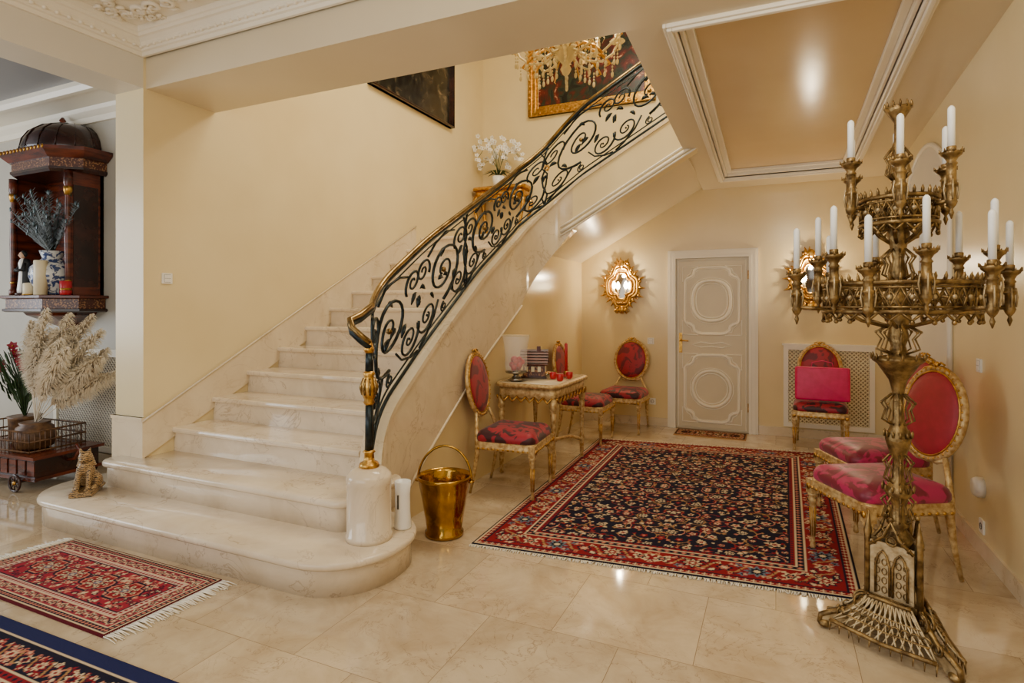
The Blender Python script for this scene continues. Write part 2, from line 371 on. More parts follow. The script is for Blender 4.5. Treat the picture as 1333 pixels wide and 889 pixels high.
def SP(c,h,r0,r1,a0,t,rad=.0095,n=30,rx=1.0):
    b.tube([W(min(max(c+(p-c)*rx,0),SE),min(max(q,.01),.79)) for p,q in spiral(c,h,r0,r1,a0,t,n)],[rad*(1.15-.35*i/n) for i in range(n+1)],'iron',5)
def leafw(s,h,l,w,a,m='iron'):
    pts=[(s+l*t*math.cos(a),h+l*t*math.sin(a)+.02*math.sin(t*pi)) for t in (0,.25,.5,.75,1)]
    b.tube([W(min(max(p,0),SE),min(max(q,0),.8)) for p,q in pts],[w*.3,w*.9,w,w*.6,w*.1],m,5,sq=.5)
ml=.70; s=.05; K=1.3; idx=0
while s+ml<=SE+.05:
    f=(lambda v:v) if idx%2==0 else (lambda v:.54-v)
    g=1 if idx%2==0 else -1
    ang=(lambda a:a) if g>0 else (lambda a:pi-a)
    def X(v): return s+K*f(v)
    SP(X(.27),.44,.27,.03,ang(-pi*.5),-1.9*g,.0115,40)
    SP(X(.10),.19,.13,.02,ang(pi*.9),1.7*g)
    SP(X(.45),.20,.13,.02,ang(.1*pi),-1.7*g)
    SP(X(.06),.60,.12,.015,ang(-pi*.2),1.6*g)
    SP(X(.49),.60,.10,.015,ang(pi*1.2),-1.6*g)
    SP(X(.27),.10,.045,.012,pi/2,1.5,.007,18)
    def path(pts,r=.0095): b.tube([W(min(max(X(p),0),SE),q) for p,q in pts],r,'iron',5)
    path([(0,.0),(.02,.12),(-.01,.28),(-.02,.42),(.02,.56),(.0,.68),(.03,.8)],.0105)
    path([(.02,.02),(.12,.08),(.2,.2),(.24,.17)]); path([(.53,.02),(.46,.05),(.38,.12),(.33,.22)])
    path([(.14,.72),(.24,.77),(.36,.74),(.44,.68)])
    for (ls,lh,a) in((.16,.26,2.2),(.38,.28,.9),(.09,.44,2.6),(.47,.44,.6),(.30,.58,2.4),(.02,.34,1.9),(.53,.36,1.2),(.22,.34,.6),(.33,.40,3.6)): leafw(X(ls),lh,.085,.021,ang(a))
    for (gs,gh) in((.27,.44),(.10,.19),(.45,.20)):
        b.ell(W(min(X(gs),SE),gh),.022 if gh>.4 else .011,'iron' if gh<.4 else 'rail',8,6)
    if idx in(4,5):
        q=W(min(X(.02),SE),.5)
        for t in range(6): b.ell((q[0]+.022*math.cos(t*pi/3),q[1]-.01,q[2]+.022*math.sin(t*pi/3)),.013,'gold',6,5)
    s+=ml; idx+=1
b.obj('stair_railing')
b=B(); z0=.184
b.lathe([(.128,0),(.128,.03),(.122,.035),(.122,.3),(.126,.31),(.126,.345),(.118,.36),(.09,.385),(.06,.395)],0,0,'marble',40,z0=z0)
b.lathe([(.05,.39),(.058,.4),(.05,.42),(.03,.43),(.026,.47),(.036,.48),(.026,.49)],0,0,'gold',20,z0=z0)
b.lathe([(.024,.48),(.021,.75)],0,0,'iron',16,z0=z0)
b.lathe([(.022,.74),(.032,.755),(.026,.77),(.04,.80),(.043,.84),(.036,.88),(.026,.9),(.034,.915),(.024,.93)],0,0,'gold',16,z0=z0)
b.lathe([(.023,.92),(.02,1.04)],0,0,'iron',16,z0=z0)
b.lathe([(.021,1.03),(.03,1.045),(.026,1.06),(.02,1.08),(.012,1.10)],0,0,'gold',16,z0=z0)
for i in range(8):
    a=i*pi/4; b.tube([(.036*math.cos(a),.036*math.sin(a),z0+.8),(.047*math.cos(a),.047*math.sin(a),z0+.84),(.028*math.cos(a),.028*math.sin(a),z0+.89)],.008,'rail',5)
b.obj('newel_post',(-2.07,2.63,0))
# ---------------------------------------------------------------- camera
cam=bpy.data.cameras.new('camera'); co=bpy.data.objects.new('camera',cam); S.collection.objects.link(co); S.camera=co
co.location=(0,0,1.47); co.rotation_euler=(pi/2,0,math.radians(24.4)); cam.sensor_width=36; cam.lens=757/1333*36; cam.shift_y=-44.5/1333; cam.clip_start=.05
# ---------------------------------------------------------------- chairs
def chair(name,x,y,face,seat='reds',sc=1.0,back='red'):
    b=B()
    W2,D2=.235,.225
    leg=[(.010,0),(.016,.01),(.013,.03),(.011,.05),(.016,.24),(.020,.27),(.025,.285),(.018,.295),(.027,.305),(.027,.32)]
    for sx in(-1,1):
        b.lathe(leg,sx*W2,-D2,'goldl',12)
        for i in range(8):
            t=i*pi/4; b.tube([(sx*W2+.012*math.cos(t),-D2+.012*math.sin(t),.07),(sx*W2+.017*math.cos(t),-D2+.017*math.sin(t),.24)],.003,'gold',4)
        b.box(sx*W2-.025,-D2-.025,.32,sx*W2+.025,-D2+.025,.40,'goldl')
        b.tube([(sx*(W2-.02),D2+.06,0),(sx*(W2-.022),D2+.025,.15),(sx*(W2-.025),D2,.32),(sx*(W2-.025),D2,.42),(sx*(W2-.055),D2+.02,.50),(sx*.13,D2+.045,.60)],[.011,.014,.021,.022,.015,.013],'goldl',8)
        b.ell((sx*W2,-D2-.028,.36),(.018,.008,.018),'gold',8,6)
    rings(b,[(rrect(-W2-.02,W2+.02,-D2-.025,D2+.02,.05,i),z) for i,z in((.012,.345),(0,.352),(0,.37),(.008,.378),(.004,.395),(.012,.41))],'goldl')
    for i in range(11):
        t=-.2+.04*i; b.ell((t,-D2-.027,.36),(.013,.006,.009),'gold',6,4)
        b.ell((W2+.02,t,.36),(.006,.013,.009),'gold',6,4); b.ell((-W2-.02,t,.36),(.006,.013,.009),'gold',6,4)
    rings(b,[(rrect(-W2-.015,W2+.015,-D2-.02,D2+.015,.07,i),z) for i,z in((.01,.40),(0,.42),(0,.445),(.012,.468),(.035,.486),(.07,.498),(.11,.505),(.16,.508),(.20,.509))],seat)
    R=Matrix.Rotation(math.radians(-8),4,'X'); b.T=Matrix.Translation((0,D2+.05,.57))@R
    a_,c_=.205,.245; cz=c_
    ov=[(a_*math.cos(t),0,cz+c_*math.sin(t)) for t in np.linspace(0,2*pi,41)[:-1]]
    b.tube(ov,.018,'goldl',8,closed=True); 
    b.tube([(p[0]*.92,-.012,cz+(p[2]-cz)*.93) for p in ov],.006,'gold',6,closed=True)
    for i in range(0,40,1): b.ell((ov[i][0],-.016,ov[i][2]),(.007,.007,.007),'gold',6,4)
    for sy,mt in((-1,back),(1,'redp')):
        vs=[];fs=[];n=32
        rr=[(.95,0),(.92,.012),(.75,.022),(.5,.028),(.25,.03)]
        for q,h in rr:
            for i in range(n):
                t=2*pi*i/n; vs.append((a_*q*math.cos(t),sy*h,cz+c_*q*math.sin(t)))
        for j in range(4):
            for i in range(n): fs.append((j*n+i,j*n+(i+1)%n,(j+1)*n+(i+1)%n,(j+1)*n+i))
        fs.append(tuple(4*n+i for i in range(n))); b.add(vs,fs,mt,True)
    for sx in(-1,1):
        b.tube([(0,-.01,cz+c_+.01),(sx*.025,-.01,cz+c_+.032),(sx*.05,-.01,cz+c_+.022),(sx*.04,-.01,cz+c_+.0),(sx*.01,-.01,cz+c_+.005)],.007,'gold',6)
        b.tube([(sx*.03,-.01,cz+c_+.01),(sx*.08,-.01,cz+c_-.005),(sx*.11,-.012,cz+c_-.035)],[.008,.007,.003],'gold',6)
    b.ell((0,-.012,cz+c_+.02),(.015,.010,.018),'gold',8,6)
    b.tube([(-.13,0,.02),(-.07,0,-.005),(0,0,-.0),(.07,0,-.005),(.13,0,.02)],.012,'goldl',6)
    b.T=Matrix.Identity(4)
    return b.obj(name,(x,y,.001 if y>6.5 or x<-1 else .0125),face,scale=sc)
H=pi/2
chair('oval_back_chair',-1.93,4.30,H+.08,sc=1.03)
chair('oval_back_chair',-1.91,6.22,H)
chair('oval_back_chair',-1.66,6.93,-.05)
chair('oval_back_chair',.42,6.86,-.05)
chair('oval_back_chair',.53,3.86,-H+.5,'mag',1.05,'redp')
chair('oval_back_chair',.60,4.66,-H+.38,'mag',1.05,'redp')
b=B(); rings(b,[([(x*w,z*w2) for x,z in rrect(-.25,.25,-.17,.17,.02,0,4)],h) for h,w,w2 in((-.035,.90,.90),(-.028,.98,.98),(0,1,1),(.028,.98,.98),(.035,.90,.90))],'pink')
b.tube([(-.1,.16,0),(-.09,.215,0),(0,.235,0),(.09,.215,0),(.1,.16,0)],.005,'pink',6)
o=b.obj('pink_bag',(.43,6.70,.69)); o.rotation_euler=(math.radians(84),0,-.03)
# ---------------------------------------------------------------- table
b=B(); tw,td=.31,.46
rings(b,[(rrect(-tw,tw,-td,td,.12,i),z) for i,z in((.02,.755),(.005,.76),(0,.772),(.004,.785),(.012,.79))],'goldl')
rings(b,[(rrect(-tw,tw,-td,td,.12,.04),z) for z in(.7905,.792)],'marblew')
rings(b,[(rrect(-tw,tw,-td,td,.1,i),z) for i,z in((.05,.66),(.045,.67),(.04,.69),(.04,.755))],'goldl')
for sx in(-1,1):
    for sy in(-1,1):
        b.lathe([(.012,0),(.02,.012),(.013,.04),(.018,.06),(.026,.2),(.018,.24),(.016,.3),(.024,.48),(.03,.54),(.02,.56),(.033,.58),(.033,.67)],sx*(tw-.07),sy*(td-.07),'goldl',12)
        pts=[(sx*(tw-.07)*(1-t),sy*(td-.07)*(1-t),.17+.07*math.sin(t*pi/2)+.02*math.sin(t*6)) for t in np.linspace(0,1,8)]
        b.tube(pts,[.016]*8,'goldl',7)
b.lathe([(.01,.18),(.04,.2),(.05,.24),(.03,.27),(.045,.3),(.02,.34),(.01,.37)],0,0,'gold',14)
for i in range(9):
    y=-.36+.09*i
    for sx in(-1,1):
        b.tube([(sx*(tw-.035),y-.045,.68),(sx*(tw-.03),y-.03,.655),(sx*(tw-.03),y,.635),(sx*(tw-.03),y+.03,.655),(sx*(tw-.035),y+.045,.68)],.009,'gold',5)
for i in range(6):
    x=-.2+.08*i
    for sy in(-1,1): b.tube([(x-.04,sy*(td-.035),.68),(x,sy*(td-.03),.635),(x+.04,sy*(td-.035),.68)],.009,'gold',5)
b.obj('gilt_console_table',(-1.975,5.07,0),scale=1.02)
TZ=.792*1.02+.001
b=B()
b.lathe([(.05,0),(.06,.01),(.07,.012),(.04,.03),(.02,.05),(.03,.06),(.085,.07),(.09,.085)],0,0,'pewter',20)
b.lathe([(.085,.09),(.095,.14),(.092,.22),(.1,.3),(.115,.38),(.112,.382)],0,0,'glass',28)
b.tube([(.115*math.cos(t),.115*math.sin(t),.38) for t in np.linspace(0,2*pi,29)[:-1]],.003,'glassg',5,closed=True)
for i in range(16): b.ell((.05*math.cos(i*2.4)*(.4+.6*(i%3)/2),.05*math.sin(i*2.4)*(.4+.6*(i%3)/2),.115+.022*(i//4)),.026,'redc',8,6)
b.obj('hurricane_vase',(-2.12,4.76,TZ),scale=1.08)
b=B()
b.box(-.10,-.08,0,.10,.08,.015,'woodd'); b.box(-.085,-.065,.015,.085,.065,.13,'inlay')
b.prism([(-.085,-.065,.13),(-.085,.065,.13),(-.085,0,.19)],(.17,0,0),'wood')
for sy in(-1,1): b.prism([(-.11,sy*.095,.11),(-.11,sy*.085,.10),(-.11,0,.205),(-.11,0,.22)],(.22,0,0),'wood')
for sy in(-1,1):
    for k in range(5): b.tube([(-.11,sy*(.09-.018*k),.118+.021*k),(.11,sy*(.09-.018*k),.118+.021*k)],.003,'woodd',4)
b.box(.02,-.02,.17,.05,.01,.245,'wood')
for i in range(3):
    b.box(.086,-.05+.04*i,.05,.09,-.03+.04*i,.09,'cream'); b.box(-.07+.05*i,-.068,.05,-.045+.05*i,-.064,.09,'cream')
b.tube([(.1,-.075,.03),(.1,.075,.03)],.004,'cream',4)
b.obj('miniature_chalet',(-2.08,5.10,TZ),.3,scale=1.2)
b=B(); b.lathe([(.03,0),(.06,.006),(.07,.02),(.065,.022),(.03,.012)],0,0,'redc',20); b.lathe([(.02,.01),(.024,.02),(.022,.05),(.017,.055)],0,0,'gold',14)
b.lathe([(.016,.05),(.0155,.31),(.008,.32)],0,0,'redc',12); b.tube([(0,0,.315),(.002,0,.332)],.0015,'black',4); b.obj('red_taper_candle',(-1.82,5.26,TZ))
for x,y in((-1.76,4.92),(-1.87,5.04),(-1.74,5.12)):
    b=B(); b.lathe([(.02,0),(.03,.01),(.034,.06),(.031,.062),(.025,.03)],0,0,'redc',16); b.obj('votive_cup',(x,y,TZ))
b=B(); b.lathe([(.04,0),(.065,.006),(.08,.02),(.076,.022),(.04,.01)],0,0,'gold',20); b.obj('gilt_dish',(-2.08,5.38,TZ))
# ---------------------------------------------------------------- bucket
b=B()
b.lathe([(.10,0),(.125,.004),(.125,.025),(.112,.035),(.125,.12),(.145,.24),(.17,.36),(.178,.37),(.178,.385),(.168,.385),(.160,.36),(.135,.24),(.115,.12),(.10,.04)],0,0,'brassp',40)
for sx in(-1,1): b.lathe([(.02,0),(.02,.012)],sx*.176,0,'brassp',10,z0=.34)
b.tube([(.178*math.cos(t),.03*math.sin(t),.345+.22*math.sin(t)) for t in np.linspace(0,pi,22)],.008,'brassp',8)
b.obj('brass_bucket',(-1.955,3.25,.001),.3)
b=B(); b.lathe([(.05,0),(.052,.01),(.044,.1),(.043,.2),(.048,.27),(.044,.272),(.038,.25)],0,0,'white',24); b.box(-.004,-.05,.12,.004,-.042,.2,'slot'); b.obj('white_ceramic_vase',(-1.985,2.83,.185))
# ---------------------------------------------------------------- candelabra
b=B(); br='brass'; bl='brassl'
angs=(pi,-1.0,1.05)
for k,a in enumerate(angs):
    b.T=Matrix.Rotation(a,4,'Z')
    pr=[(.02,.30),(.08,.28),(.10,.22),(.14,.15),(.20,.095),(.26,.075),(.30,.055),(.305,0.02),(.27,0),(.24,.02),(.22,.045),(.16,.05),(.10,.07),(.02,.10)]
    b.prism([(x,-.010,z) for x,z in pr],(0,.020,0),bl)
    b.tube([(x,0,z) for x,z in pr[1:8]],.013,br,8)
    for sy in(-.014,.014):
        b.tube([(x,sy,z) for x,z in spiral(.13,.16,.045,.01,-1,1.3,16)],.006,br,5); b.tube([(x,sy,z) for x,z in spiral(.21,.085,.03,.008,1,-1.3,14)],.005,br,5)
    b.ell((.285,0,.02),(.03,.03,.02),br,10,6)
    b.T=Matrix.Rotation(a+pi/3,4,'Z')
    def SKR(u,v):
        r=.075+.085*v**1.6; w=.085+.12*v; z=.20-.15*v**.75
        return (r+.02,w*u,z+.015*abs(u)*v)
    for v in(0,.35,.7,1): b.tube([SKR(u,v) for u in np.linspace(-1,1,9)],.006 if 0<v<1 else .010,br,5)
    for j in range(-6,7):
        for sg in(1,-1):
            pts=[SKR(max(-1,min(1,j/6+sg*v*.3)),v) for v in(0,.25,.5,.75,1)]
            b.tube(pts,.0045,bl,4)
    for j in range(-4,5): 
        p=SKR(j/4.,.55); b.tube([(p[0]+.002,p[1]+.016*math.cos(t),p[2]+.014*math.sin(t)) for t in np.linspace(0,2*pi,9)[:-1]],.004,br,4,closed=True)
    for j in range(-5,6): b.tube([SKR(j/5.,1),(SKR(j/5.,1)[0]+.005,SKR(j/5.,1)[1],.018)],[.006,.002],br,5)
    b.box(.070,-.10,.18,.078,.10,.205,br); b.box(.058,-.085,.205,.068,.085,.44,bl)
    for i in range(5):
        for j in range(4):
            y=-.056+.028*i; z=.235+.04*j; b.tube([(.070,y+.010*math.cos(t),z+.014*math.sin(t)) for t in np.linspace(0,2*pi,9)[:-1]],.0022,br,4,closed=True)
    for sy in(-.034,.034):
        pts=[(.072,sy-.028,.215),(.072,sy-.028,.34),(.072,sy-.016,.385),(.072,sy,.405),(.072,sy+.016,.385),(.072,sy+.028,.34),(.072,sy+.028,.215)]
        b.tube(pts,.0055,br,5)
    b.tube([(.068,-.085,.42),(.072,-.03,.47),(.072,0,.54),(.072,.03,.47),(.068,.085,.42)],.008,br,5)
    b.tube([(.072,y_,z_) for y_,z_ in arc(0,.455,.02,0,2*pi,10)],.004,br,4)
    for t in(.25,.5,.75):
        for sg in(-1,1): b.tube([(.07,sg*.085*(1-t),.42+.12*t*t),(.08,sg*(.085*(1-t)+.012),.44+.12*t*t)],[.007,.002],br,4)
    b.ell((.072,0,.55),.012,br,8,6)
b.T=Matrix.Identity(4)
for a in angs:
    b.tube([(.115*math.cos(a),.115*math.sin(a),.12),(.115*math.cos(a),.115*math.sin(a),.44),(.115*math.cos(a),.115*math.sin(a),.47),(.11*math.cos(a),.11*math.sin(a),.56)],[.014,.013,.017,.002],br,8)
b.lathe([(.10,.12),(.10,.20),(.045,.21),(.045,.42),(.06,.46),(.03,.5),(.045,.52),(.03,.54),(.024,.60),(.038,.63),(.055,.66),(.038,.69),(.024,.72),(.020,.80),(.034,.83),(.048,.88),(.050,.90),(.034,.94),(.022,.98),(.020,1.08),(.028,1.12),(.036,1.15),(.08,1.22),(.10,1.235),(.10,1.25),(.04,1.26),(.028,1.3),(.042,1.34),(.034,1.38),(.05,1.42),(.036,1.5),(.022,1.58),(.034,1.62),(.022,1.68),(.036,1.75),(.045,1.79),(.03,1.84),(.022,1.9),(.034,1.96),(.022,2.02),(.016,2.12),(.03,2.16),(.016,2.2),(.015,2.28),(.04,2.32),(.055,2.345),(.045,2.35),(.015,2.34)],0,0,br,18)
def cres(R,z,n,h,rr=.006):
    for i in range(n):
        a=2*pi*i/n; b.tube([(R*math.cos(a),R*math.sin(a),z),(R*1.02*math.cos(a),R*1.02*math.sin(a),z+h*.6),(R*1.03*math.cos(a),R*1.03*math.sin(a),z+h)],[rr,rr*1.2,.001],br,5)
for R,z in((.10,1.24),(.052,.9),(.058,.665),(.05,2.34)): cres(R,z,12,.03,.005)
for i in range(8):
    a=i*pi/4
    for zz,q in((1.02,.045),(.76,.04),(1.66,.045),(.59,.045),(1.92,.04),(1.33,.06),(2.1,.035)):
        b.tube([(math.cos(a)*x,math.sin(a)*x,z) for x,z in((.022,zz-.07),(q*1.35,zz-.045),(q*1.05,zz),(q*1.45,zz+.03),(.024,zz+.07))],.0045,br,4)
        b.ell((q*1.4*math.cos(a),q*1.4*math.sin(a),zz+.03),.007,br,5,4)
def hoop(R,z0,z1,n):
    circ=lambda R,z,m=48:[(R*math.cos(2*pi*i/m),R*math.sin(2*pi*i/m),z) for i in range(m)]
    for z,q in((z0,.010),(z1,.010),(z0+.02,.005),(z1-.02,.005)): b.tube(circ(R,z),q,br,6,closed=True)
    for i in range(n):
        a=2*pi*i/n; d=pi/n
        P=lambda t,z:(R*math.cos(t),R*math.sin(t),z)
        b.tube([P(a-d,z0+.02),P(a,z1-.02),P(a+d,z0+.02)],.005,br,4); b.tube([P(a-d,z1-.02),P(a,z0+.02),P(a+d,z1-.02)],.005,br,4)
        b.tube([P(a,z0),P(a,z1)],.004,br,4); b.ell(P(a,(z0+z1)/2),.011,bl,6,4)
        b.tube([P(a+.4*d*math.cos(t)*1.0,(z0+z1)/2+.022*math.sin(t)) for t in np.linspace(0,2*pi,9)[:-1]],.003,br,4,closed=True)
        b.tube([P(a-d,z0),P(a-d*.5,z0-.018),P(a,z0-.035),P(a+d*.5,z0-.018),P(a+d,z0)],.006,br,4); b.ell(P(a,z0-.042),.010,br,6,4)
    cres(R,z1,n*2,.04)
hoop(.29,1.45,1.57,24); hoop(.145,1.83,1.94,14)
for R,z,m in((.29,1.5,6),(.145,1.87,6)):
    for i in range(m):
        a=2*pi*i/m+.2
        b.tube([(.03*math.cos(a),.03*math.sin(a),z-.12),(R*.5*math.cos(a),R*.5*math.sin(a),z-.09),(R*math.cos(a),R*math.sin(a),z)],.008,br,6)
        b.tube([(.03*math.cos(a),.03*math.sin(a),z+.06),(R*.5*math.cos(a),R*.5*math.sin(a),z+.02),(R*math.cos(a),R*math.sin(a),z)],.006,br,6)
        for x0_,r_s in((.55,.05),(.8,.03),(.3,.03)): b.tube([(math.cos(a)*x,math.sin(a)*x,zz) for x,zz in spiral(R*x0_,z-.04,r_s,.008,0,1.4,14)],.005,br,5)
def cup(R,a,z,h,ch,R0):
    x,y=R*math.cos(a),R*math.sin(a)
    b.tube([(R0*math.cos(a),R0*math.sin(a),z+.04),(x,y,z+.05)],.009,br,6)
    b.lathe([(.002,-.03),(.010,-.005),(.005,.01),(.016,.025),(.022,.04),(.018,.05),(.018,.10),(.024,.105),(.024,.115),(.018,.12),(.018,h-.05),(.023,h-.045),(.016,h-.035),(.024,h-.02),(.036,h-.01),(.041,h),(.036,h+.004),(.015,h+.002)],x,y,br,12,z0=z)
    for i in range(4):
        t=2*pi*i/4; b.tube([(x+.02*math.cos(t),y+.02*math.sin(t),z+.05),(x+.026*math.cos(t),y+.026*math.sin(t),z+.09),(x+.02*math.cos(t),y+.02*math.sin(t),z+.13)],.004,bl,4)
    for i in range(8):
        t=2*pi*i/8; b.tube([(x+.038*math.cos(t),y+.038*math.sin(t),z+h),(x+.043*math.cos(t),y+.043*math.sin(t),z+h+.016)],[.006,.001],br,4)
    b.lathe([(.017,h),(.018,h+.025),(.015,h+.027)],x,y,br,12,z0=z)
    b.lathe([(.0135,h),(.0135,h+ch-.012),(.011,h+ch-.004),(.004,h+ch+.003)],x,y,'candle',12,z0=z)
for i in range(12):
    a=2*pi*i/12+.12; cup(.405 if i%2==0 else .33,a,1.42 if i%2==0 else 1.47,.20 if i%2==0 else .22,.21,.27)
for i in range(6):
    a=2*pi*i/6+.4; cup(.205,a,1.86,.21+.03*(i%2),.19,.135)
b.obj('standing_candelabra',(.49,3.03,.001))
# ---------------------------------------------------------------- door
b=B(); dx0,dx1=-1.11,-.285; dt=2.06; y=YB-.001
def mould(b,pts,r,mat,y,closed=True): b.tube([(px,y,pz) for px,pz in pts],r,mat,6,closed=closed)
b.box(dx0,y-.03,.01,dx1,y,dt,'door')
for i,(w,d) in enumerate(((.10,.035),(.075,.05),(.03,.06))):
    b.box(dx0-w,y-d,0,dx0,y,dt+w,'trim'); b.box(dx1,y-d,0,dx1+w,y,dt+w,'trim'); b.box(dx0,y-d,dt,dx1,y,dt+w,'trim')
cx=(dx0+dx1)/2; yy=y-.032
def cart(cx,cz,a,c,n=72):
    out=[]
    for i in range(n):
        t=2*pi*i/n; p=2.5
        ct,st=math.cos(t),math.sin(t)
        out.append((cx+a*math.copysign(abs(ct)**(2/p),ct),cz+c*math.copysign(abs(st)**(2/p),st)))
    return out
def circ_(cx,cz,r,n=48): return [(cx+r*math.cos(2*pi*i/n),cz+r*math.sin(2*pi*i/n)) for i in range(n)]
def panel_up(cz,circular):
    hx=.31; hz=.40
    if circular: inner=circ_(cx,cz,.215); inn2=circ_(cx,cz,.18); inn3=circ_(cx,cz,.245)
    else: inner=cart(cx,cz,.215,.24); inn2=cart(cx,cz,.18,.205); inn3=cart(cx,cz,.245,.27)
    mould(b,inner,.020,'trim',yy); mould(b,inn2,.008,'trim',yy); mould(b,inn3,.006,'trim',yy)
    pts=[]
    for sx,sz in((1,1),(-1,1),(-1,-1),(1,-1)):
        q=[(hx,hz-.16),(hx-.02,hz-.13),(hx-.06,hz-.12),(hx-.10,hz-.09),(hx-.11,hz-.04),(hx-.15,hz-.01),(hx-.20,hz)]
        if sx*sz<0: q=q[::-1]
        pts+=[(cx+sx*u,cz+sz*v) for u,v in q]
    mould(b,pts,.017,'trim',yy); 
    mould(b,[(cx+(u-cx)*.94,cz+(v-cz)*.95) for u,v in pts],.005,'trim',yy)
    for sx in(-1,1):
        for sz in(-1,1):
            q=[(.335,.20+.03),(.335,.41),(.15,.41),(.175,.385),(.225,.375),(.24,.33),(.28,.30),(.305,.25)]
            mould(b,[(cx+sx*u,cz+sz*v) for u,v in q],.008,'trim',yy)
panel_up(1.55,False); panel_up(.50,True)
b.tube([(cx-.22,yy,1.02),(cx-.12,yy,1.05),(cx,yy,1.035),(cx+.12,yy,1.05),(cx+.22,yy,1.02),(cx+.12,yy,.99),(cx,yy,1.005),(cx-.12,yy,.99)],.008,'trim',6,closed=True)
b.tube([(dx0+.03,yy,.03),(dx1-.03,yy,.03),(dx1-.03,yy,dt-.03),(dx0+.03,yy,dt-.03)],.007,'trim',6,closed=True)
b.box(dx0+.035,y-.036,.92,dx0+.075,y-.03,1.16,'gold'); b.tube([(dx0+.055,y-.035,1.07),(dx0+.055,y-.075,1.07),(dx0+.10,y-.08,1.07),(dx0+.15,y-.075,1.065)],.009,'gold',8)
for zz in(.25,1.8): b.lathe([(.008,0),(.008,.1)],dx1-.005,y-.04,'gold',8,z0=zz)
b.obj('door_1',bevel=.004)
# ---------------------------------------------------------------- lattice radiator covers
def lattice(name,x0,x1,y,z0,z1,bg,bar):
    b=B(); f=.05
    b.box(x0,y-.04,z0,x0+f,y,z1,'trim'); b.box(x1-f,y-.04,z0,x1,y,z1,'trim'); b.box(x0+f,y-.04,z1-f,x1-f,y,z1,'trim'); b.box(x0+f,y-.04,z0,x1-f,y,z0+f,'trim')
    b.box(x0-.015,y-.045,z1,x1+.015,y,z1+.02,'trim'); b.box(x0+f,y-.012,z0+f,x1-f,y-.006,z1-f,bg)
    X0,X1,Z0,Z1=x0+f,x1-f,z0+f,z1-f; st=.042
    for sg in(1,-1):
        k=-(Z1-Z0)
        while k<X1-X0:
            t0=max(0,-k); t1=min(Z1-Z0,X1-X0-k)
            if t1>t0+.005:
                xa,xb=X0+k+t0,X0+k+t1
                if sg<0: xa,xb=X0+X1-xa,X0+X1-xb
                b.tube([(xa,y-.018,Z0+t0),(xb,y-.018,Z0+t1)],.007,bar,4,smooth=False)
            k+=st
    b.obj(name)
lattice('radiator_cover',.08,.97,YB-.001,.12,1.04,'backing','cream')
lattice('radiator_cover',-6.5,-5.45,3.399,.12,1.06,'backingg','ceilw')
# ---------------------------------------------------------------- sconces
def sconce(x,z):
    b=B(); n=72
    def out(k,sc): 
        t=2*pi*k/n; r=1+.10*math.cos(4*t)+.05*math.cos(8*t+pi)+.05*math.sin(t); return (.19*sc*r*math.cos(t),.25*sc*r*math.sin(t))
    for sc,r,yy in((1,.024,-.03),(.84,.014,-.045),(.62,.014,-.04)):
        b.tube([(out(k,sc)[0],yy,out(k,sc)[1]) for k in range(n)],r,'gold',6,closed=True)
    b.prism([(out(k,.62)[0],-.02,out(k,.62)[1]) for k in range(n)],(0,-.008,0),'mirror')
    b.prism([(out(k,.98)[0],0,out(k,.98)[1]) for k in range(n)],(0,-.02,0),'gold')
    for k in range(20):
        t=2*pi*k/20; ox,oz=out(int(k*n/20),1.05)
        g=1 if math.cos(t)*math.sin(t)>0 else -1
        b.tube([(ox+a,-.035,oz+c) for a,c in spiral(0,0,.042+.018*(k%2),.006,t+1.2*g,1.3*g,12)],.009,'gold',5)
        b.tube([(ox,-.03,oz),(ox+.04*math.cos(t+.5*g),-.045,oz+.04*math.sin(t+.5*g)),(ox+.085*math.cos(t+.2*g),-.03,oz+.085*math.sin(t+.2*g))],[.016,.015,.003],'gold',6)
    for s_ in(-1,1):
        b.ell((0,-.05,s_*.29),(.04,.02,.05),'gold')
        for g in(-1,1): b.tube([(g*.02,-.045,s_*.27),(g*.06,-.045,s_*.33),(g*.09,-.045,s_*.31),(g*.08,-.045,s_*.28)],[.016,.014,.01,.006],'gold',6)
    for sx in(-1,1):
        b.tube([(0,-.04,-.2),(sx*.04,-.10,-.19),(sx*.075,-.13,-.15),(sx*.075,-.13,-.11)],.007,'gold',6)
        b.lathe([(.006,0),(.028,.01),(.03,.016),(.01,.018)],sx*.075,-.13,'gold',12,z0=-.115); b.lathe([(.010,0),(.010,.07)],sx*.075,-.13,'cream',10,z0=-.10)
        b.lathe([(.010,0),(.024,.02),(.028,.045),(.020,.075),(.006,.10)],sx*.075,-.13,'bulb',12,z0=-.03)
    o=b.obj('gilt_wall_sconce',(x,YB-.001,z))
    l=bpy.data.lights.new('sconce_light','POINT'); l.energy=14; l.color=(1,.82,.55); l.shadow_soft_size=.02
    lo=bpy.data.objects.new('sconce_lamp',l); S.collection.objects.link(lo); lo.location=(0,-.14,.14); lo.parent=o
sconce(-1.78,1.73); sconce(.36,1.78)
def plate(name,loc,rz,kind):
    b=B(); b.box(-.04,-.01,-.04,.04,0,.04,'plastic')
    if kind=='s': b.box(-.024,-.014,-.028,.024,-.01,.028,'plastic'); b.box(-.026,-.0105,-.030,.026,-.010,.030,'slot'); b.box(-.024,-.0145,-.001,.024,-.0135,.001,'slot')
    else:
        b.tube([(.018*math.cos(t),-.011,.018*math.sin(t)) for t in np.linspace(0,2*pi,17)[:-1]],.003,'slot',5,closed=True)
        for sx in(-1,1): b.ell((sx*.008,-.011,0),.003,'slot',6,4)
    o=b.obj(name,loc,rz,bevel=.003)
plate('light_switch',(XL+.001,2.95,1.69),H,'s'); plate('light_switch',(-1.42,YB,1.05),0,'s'); plate('wall_socket',(-1.40,YB,.3),0,'k')
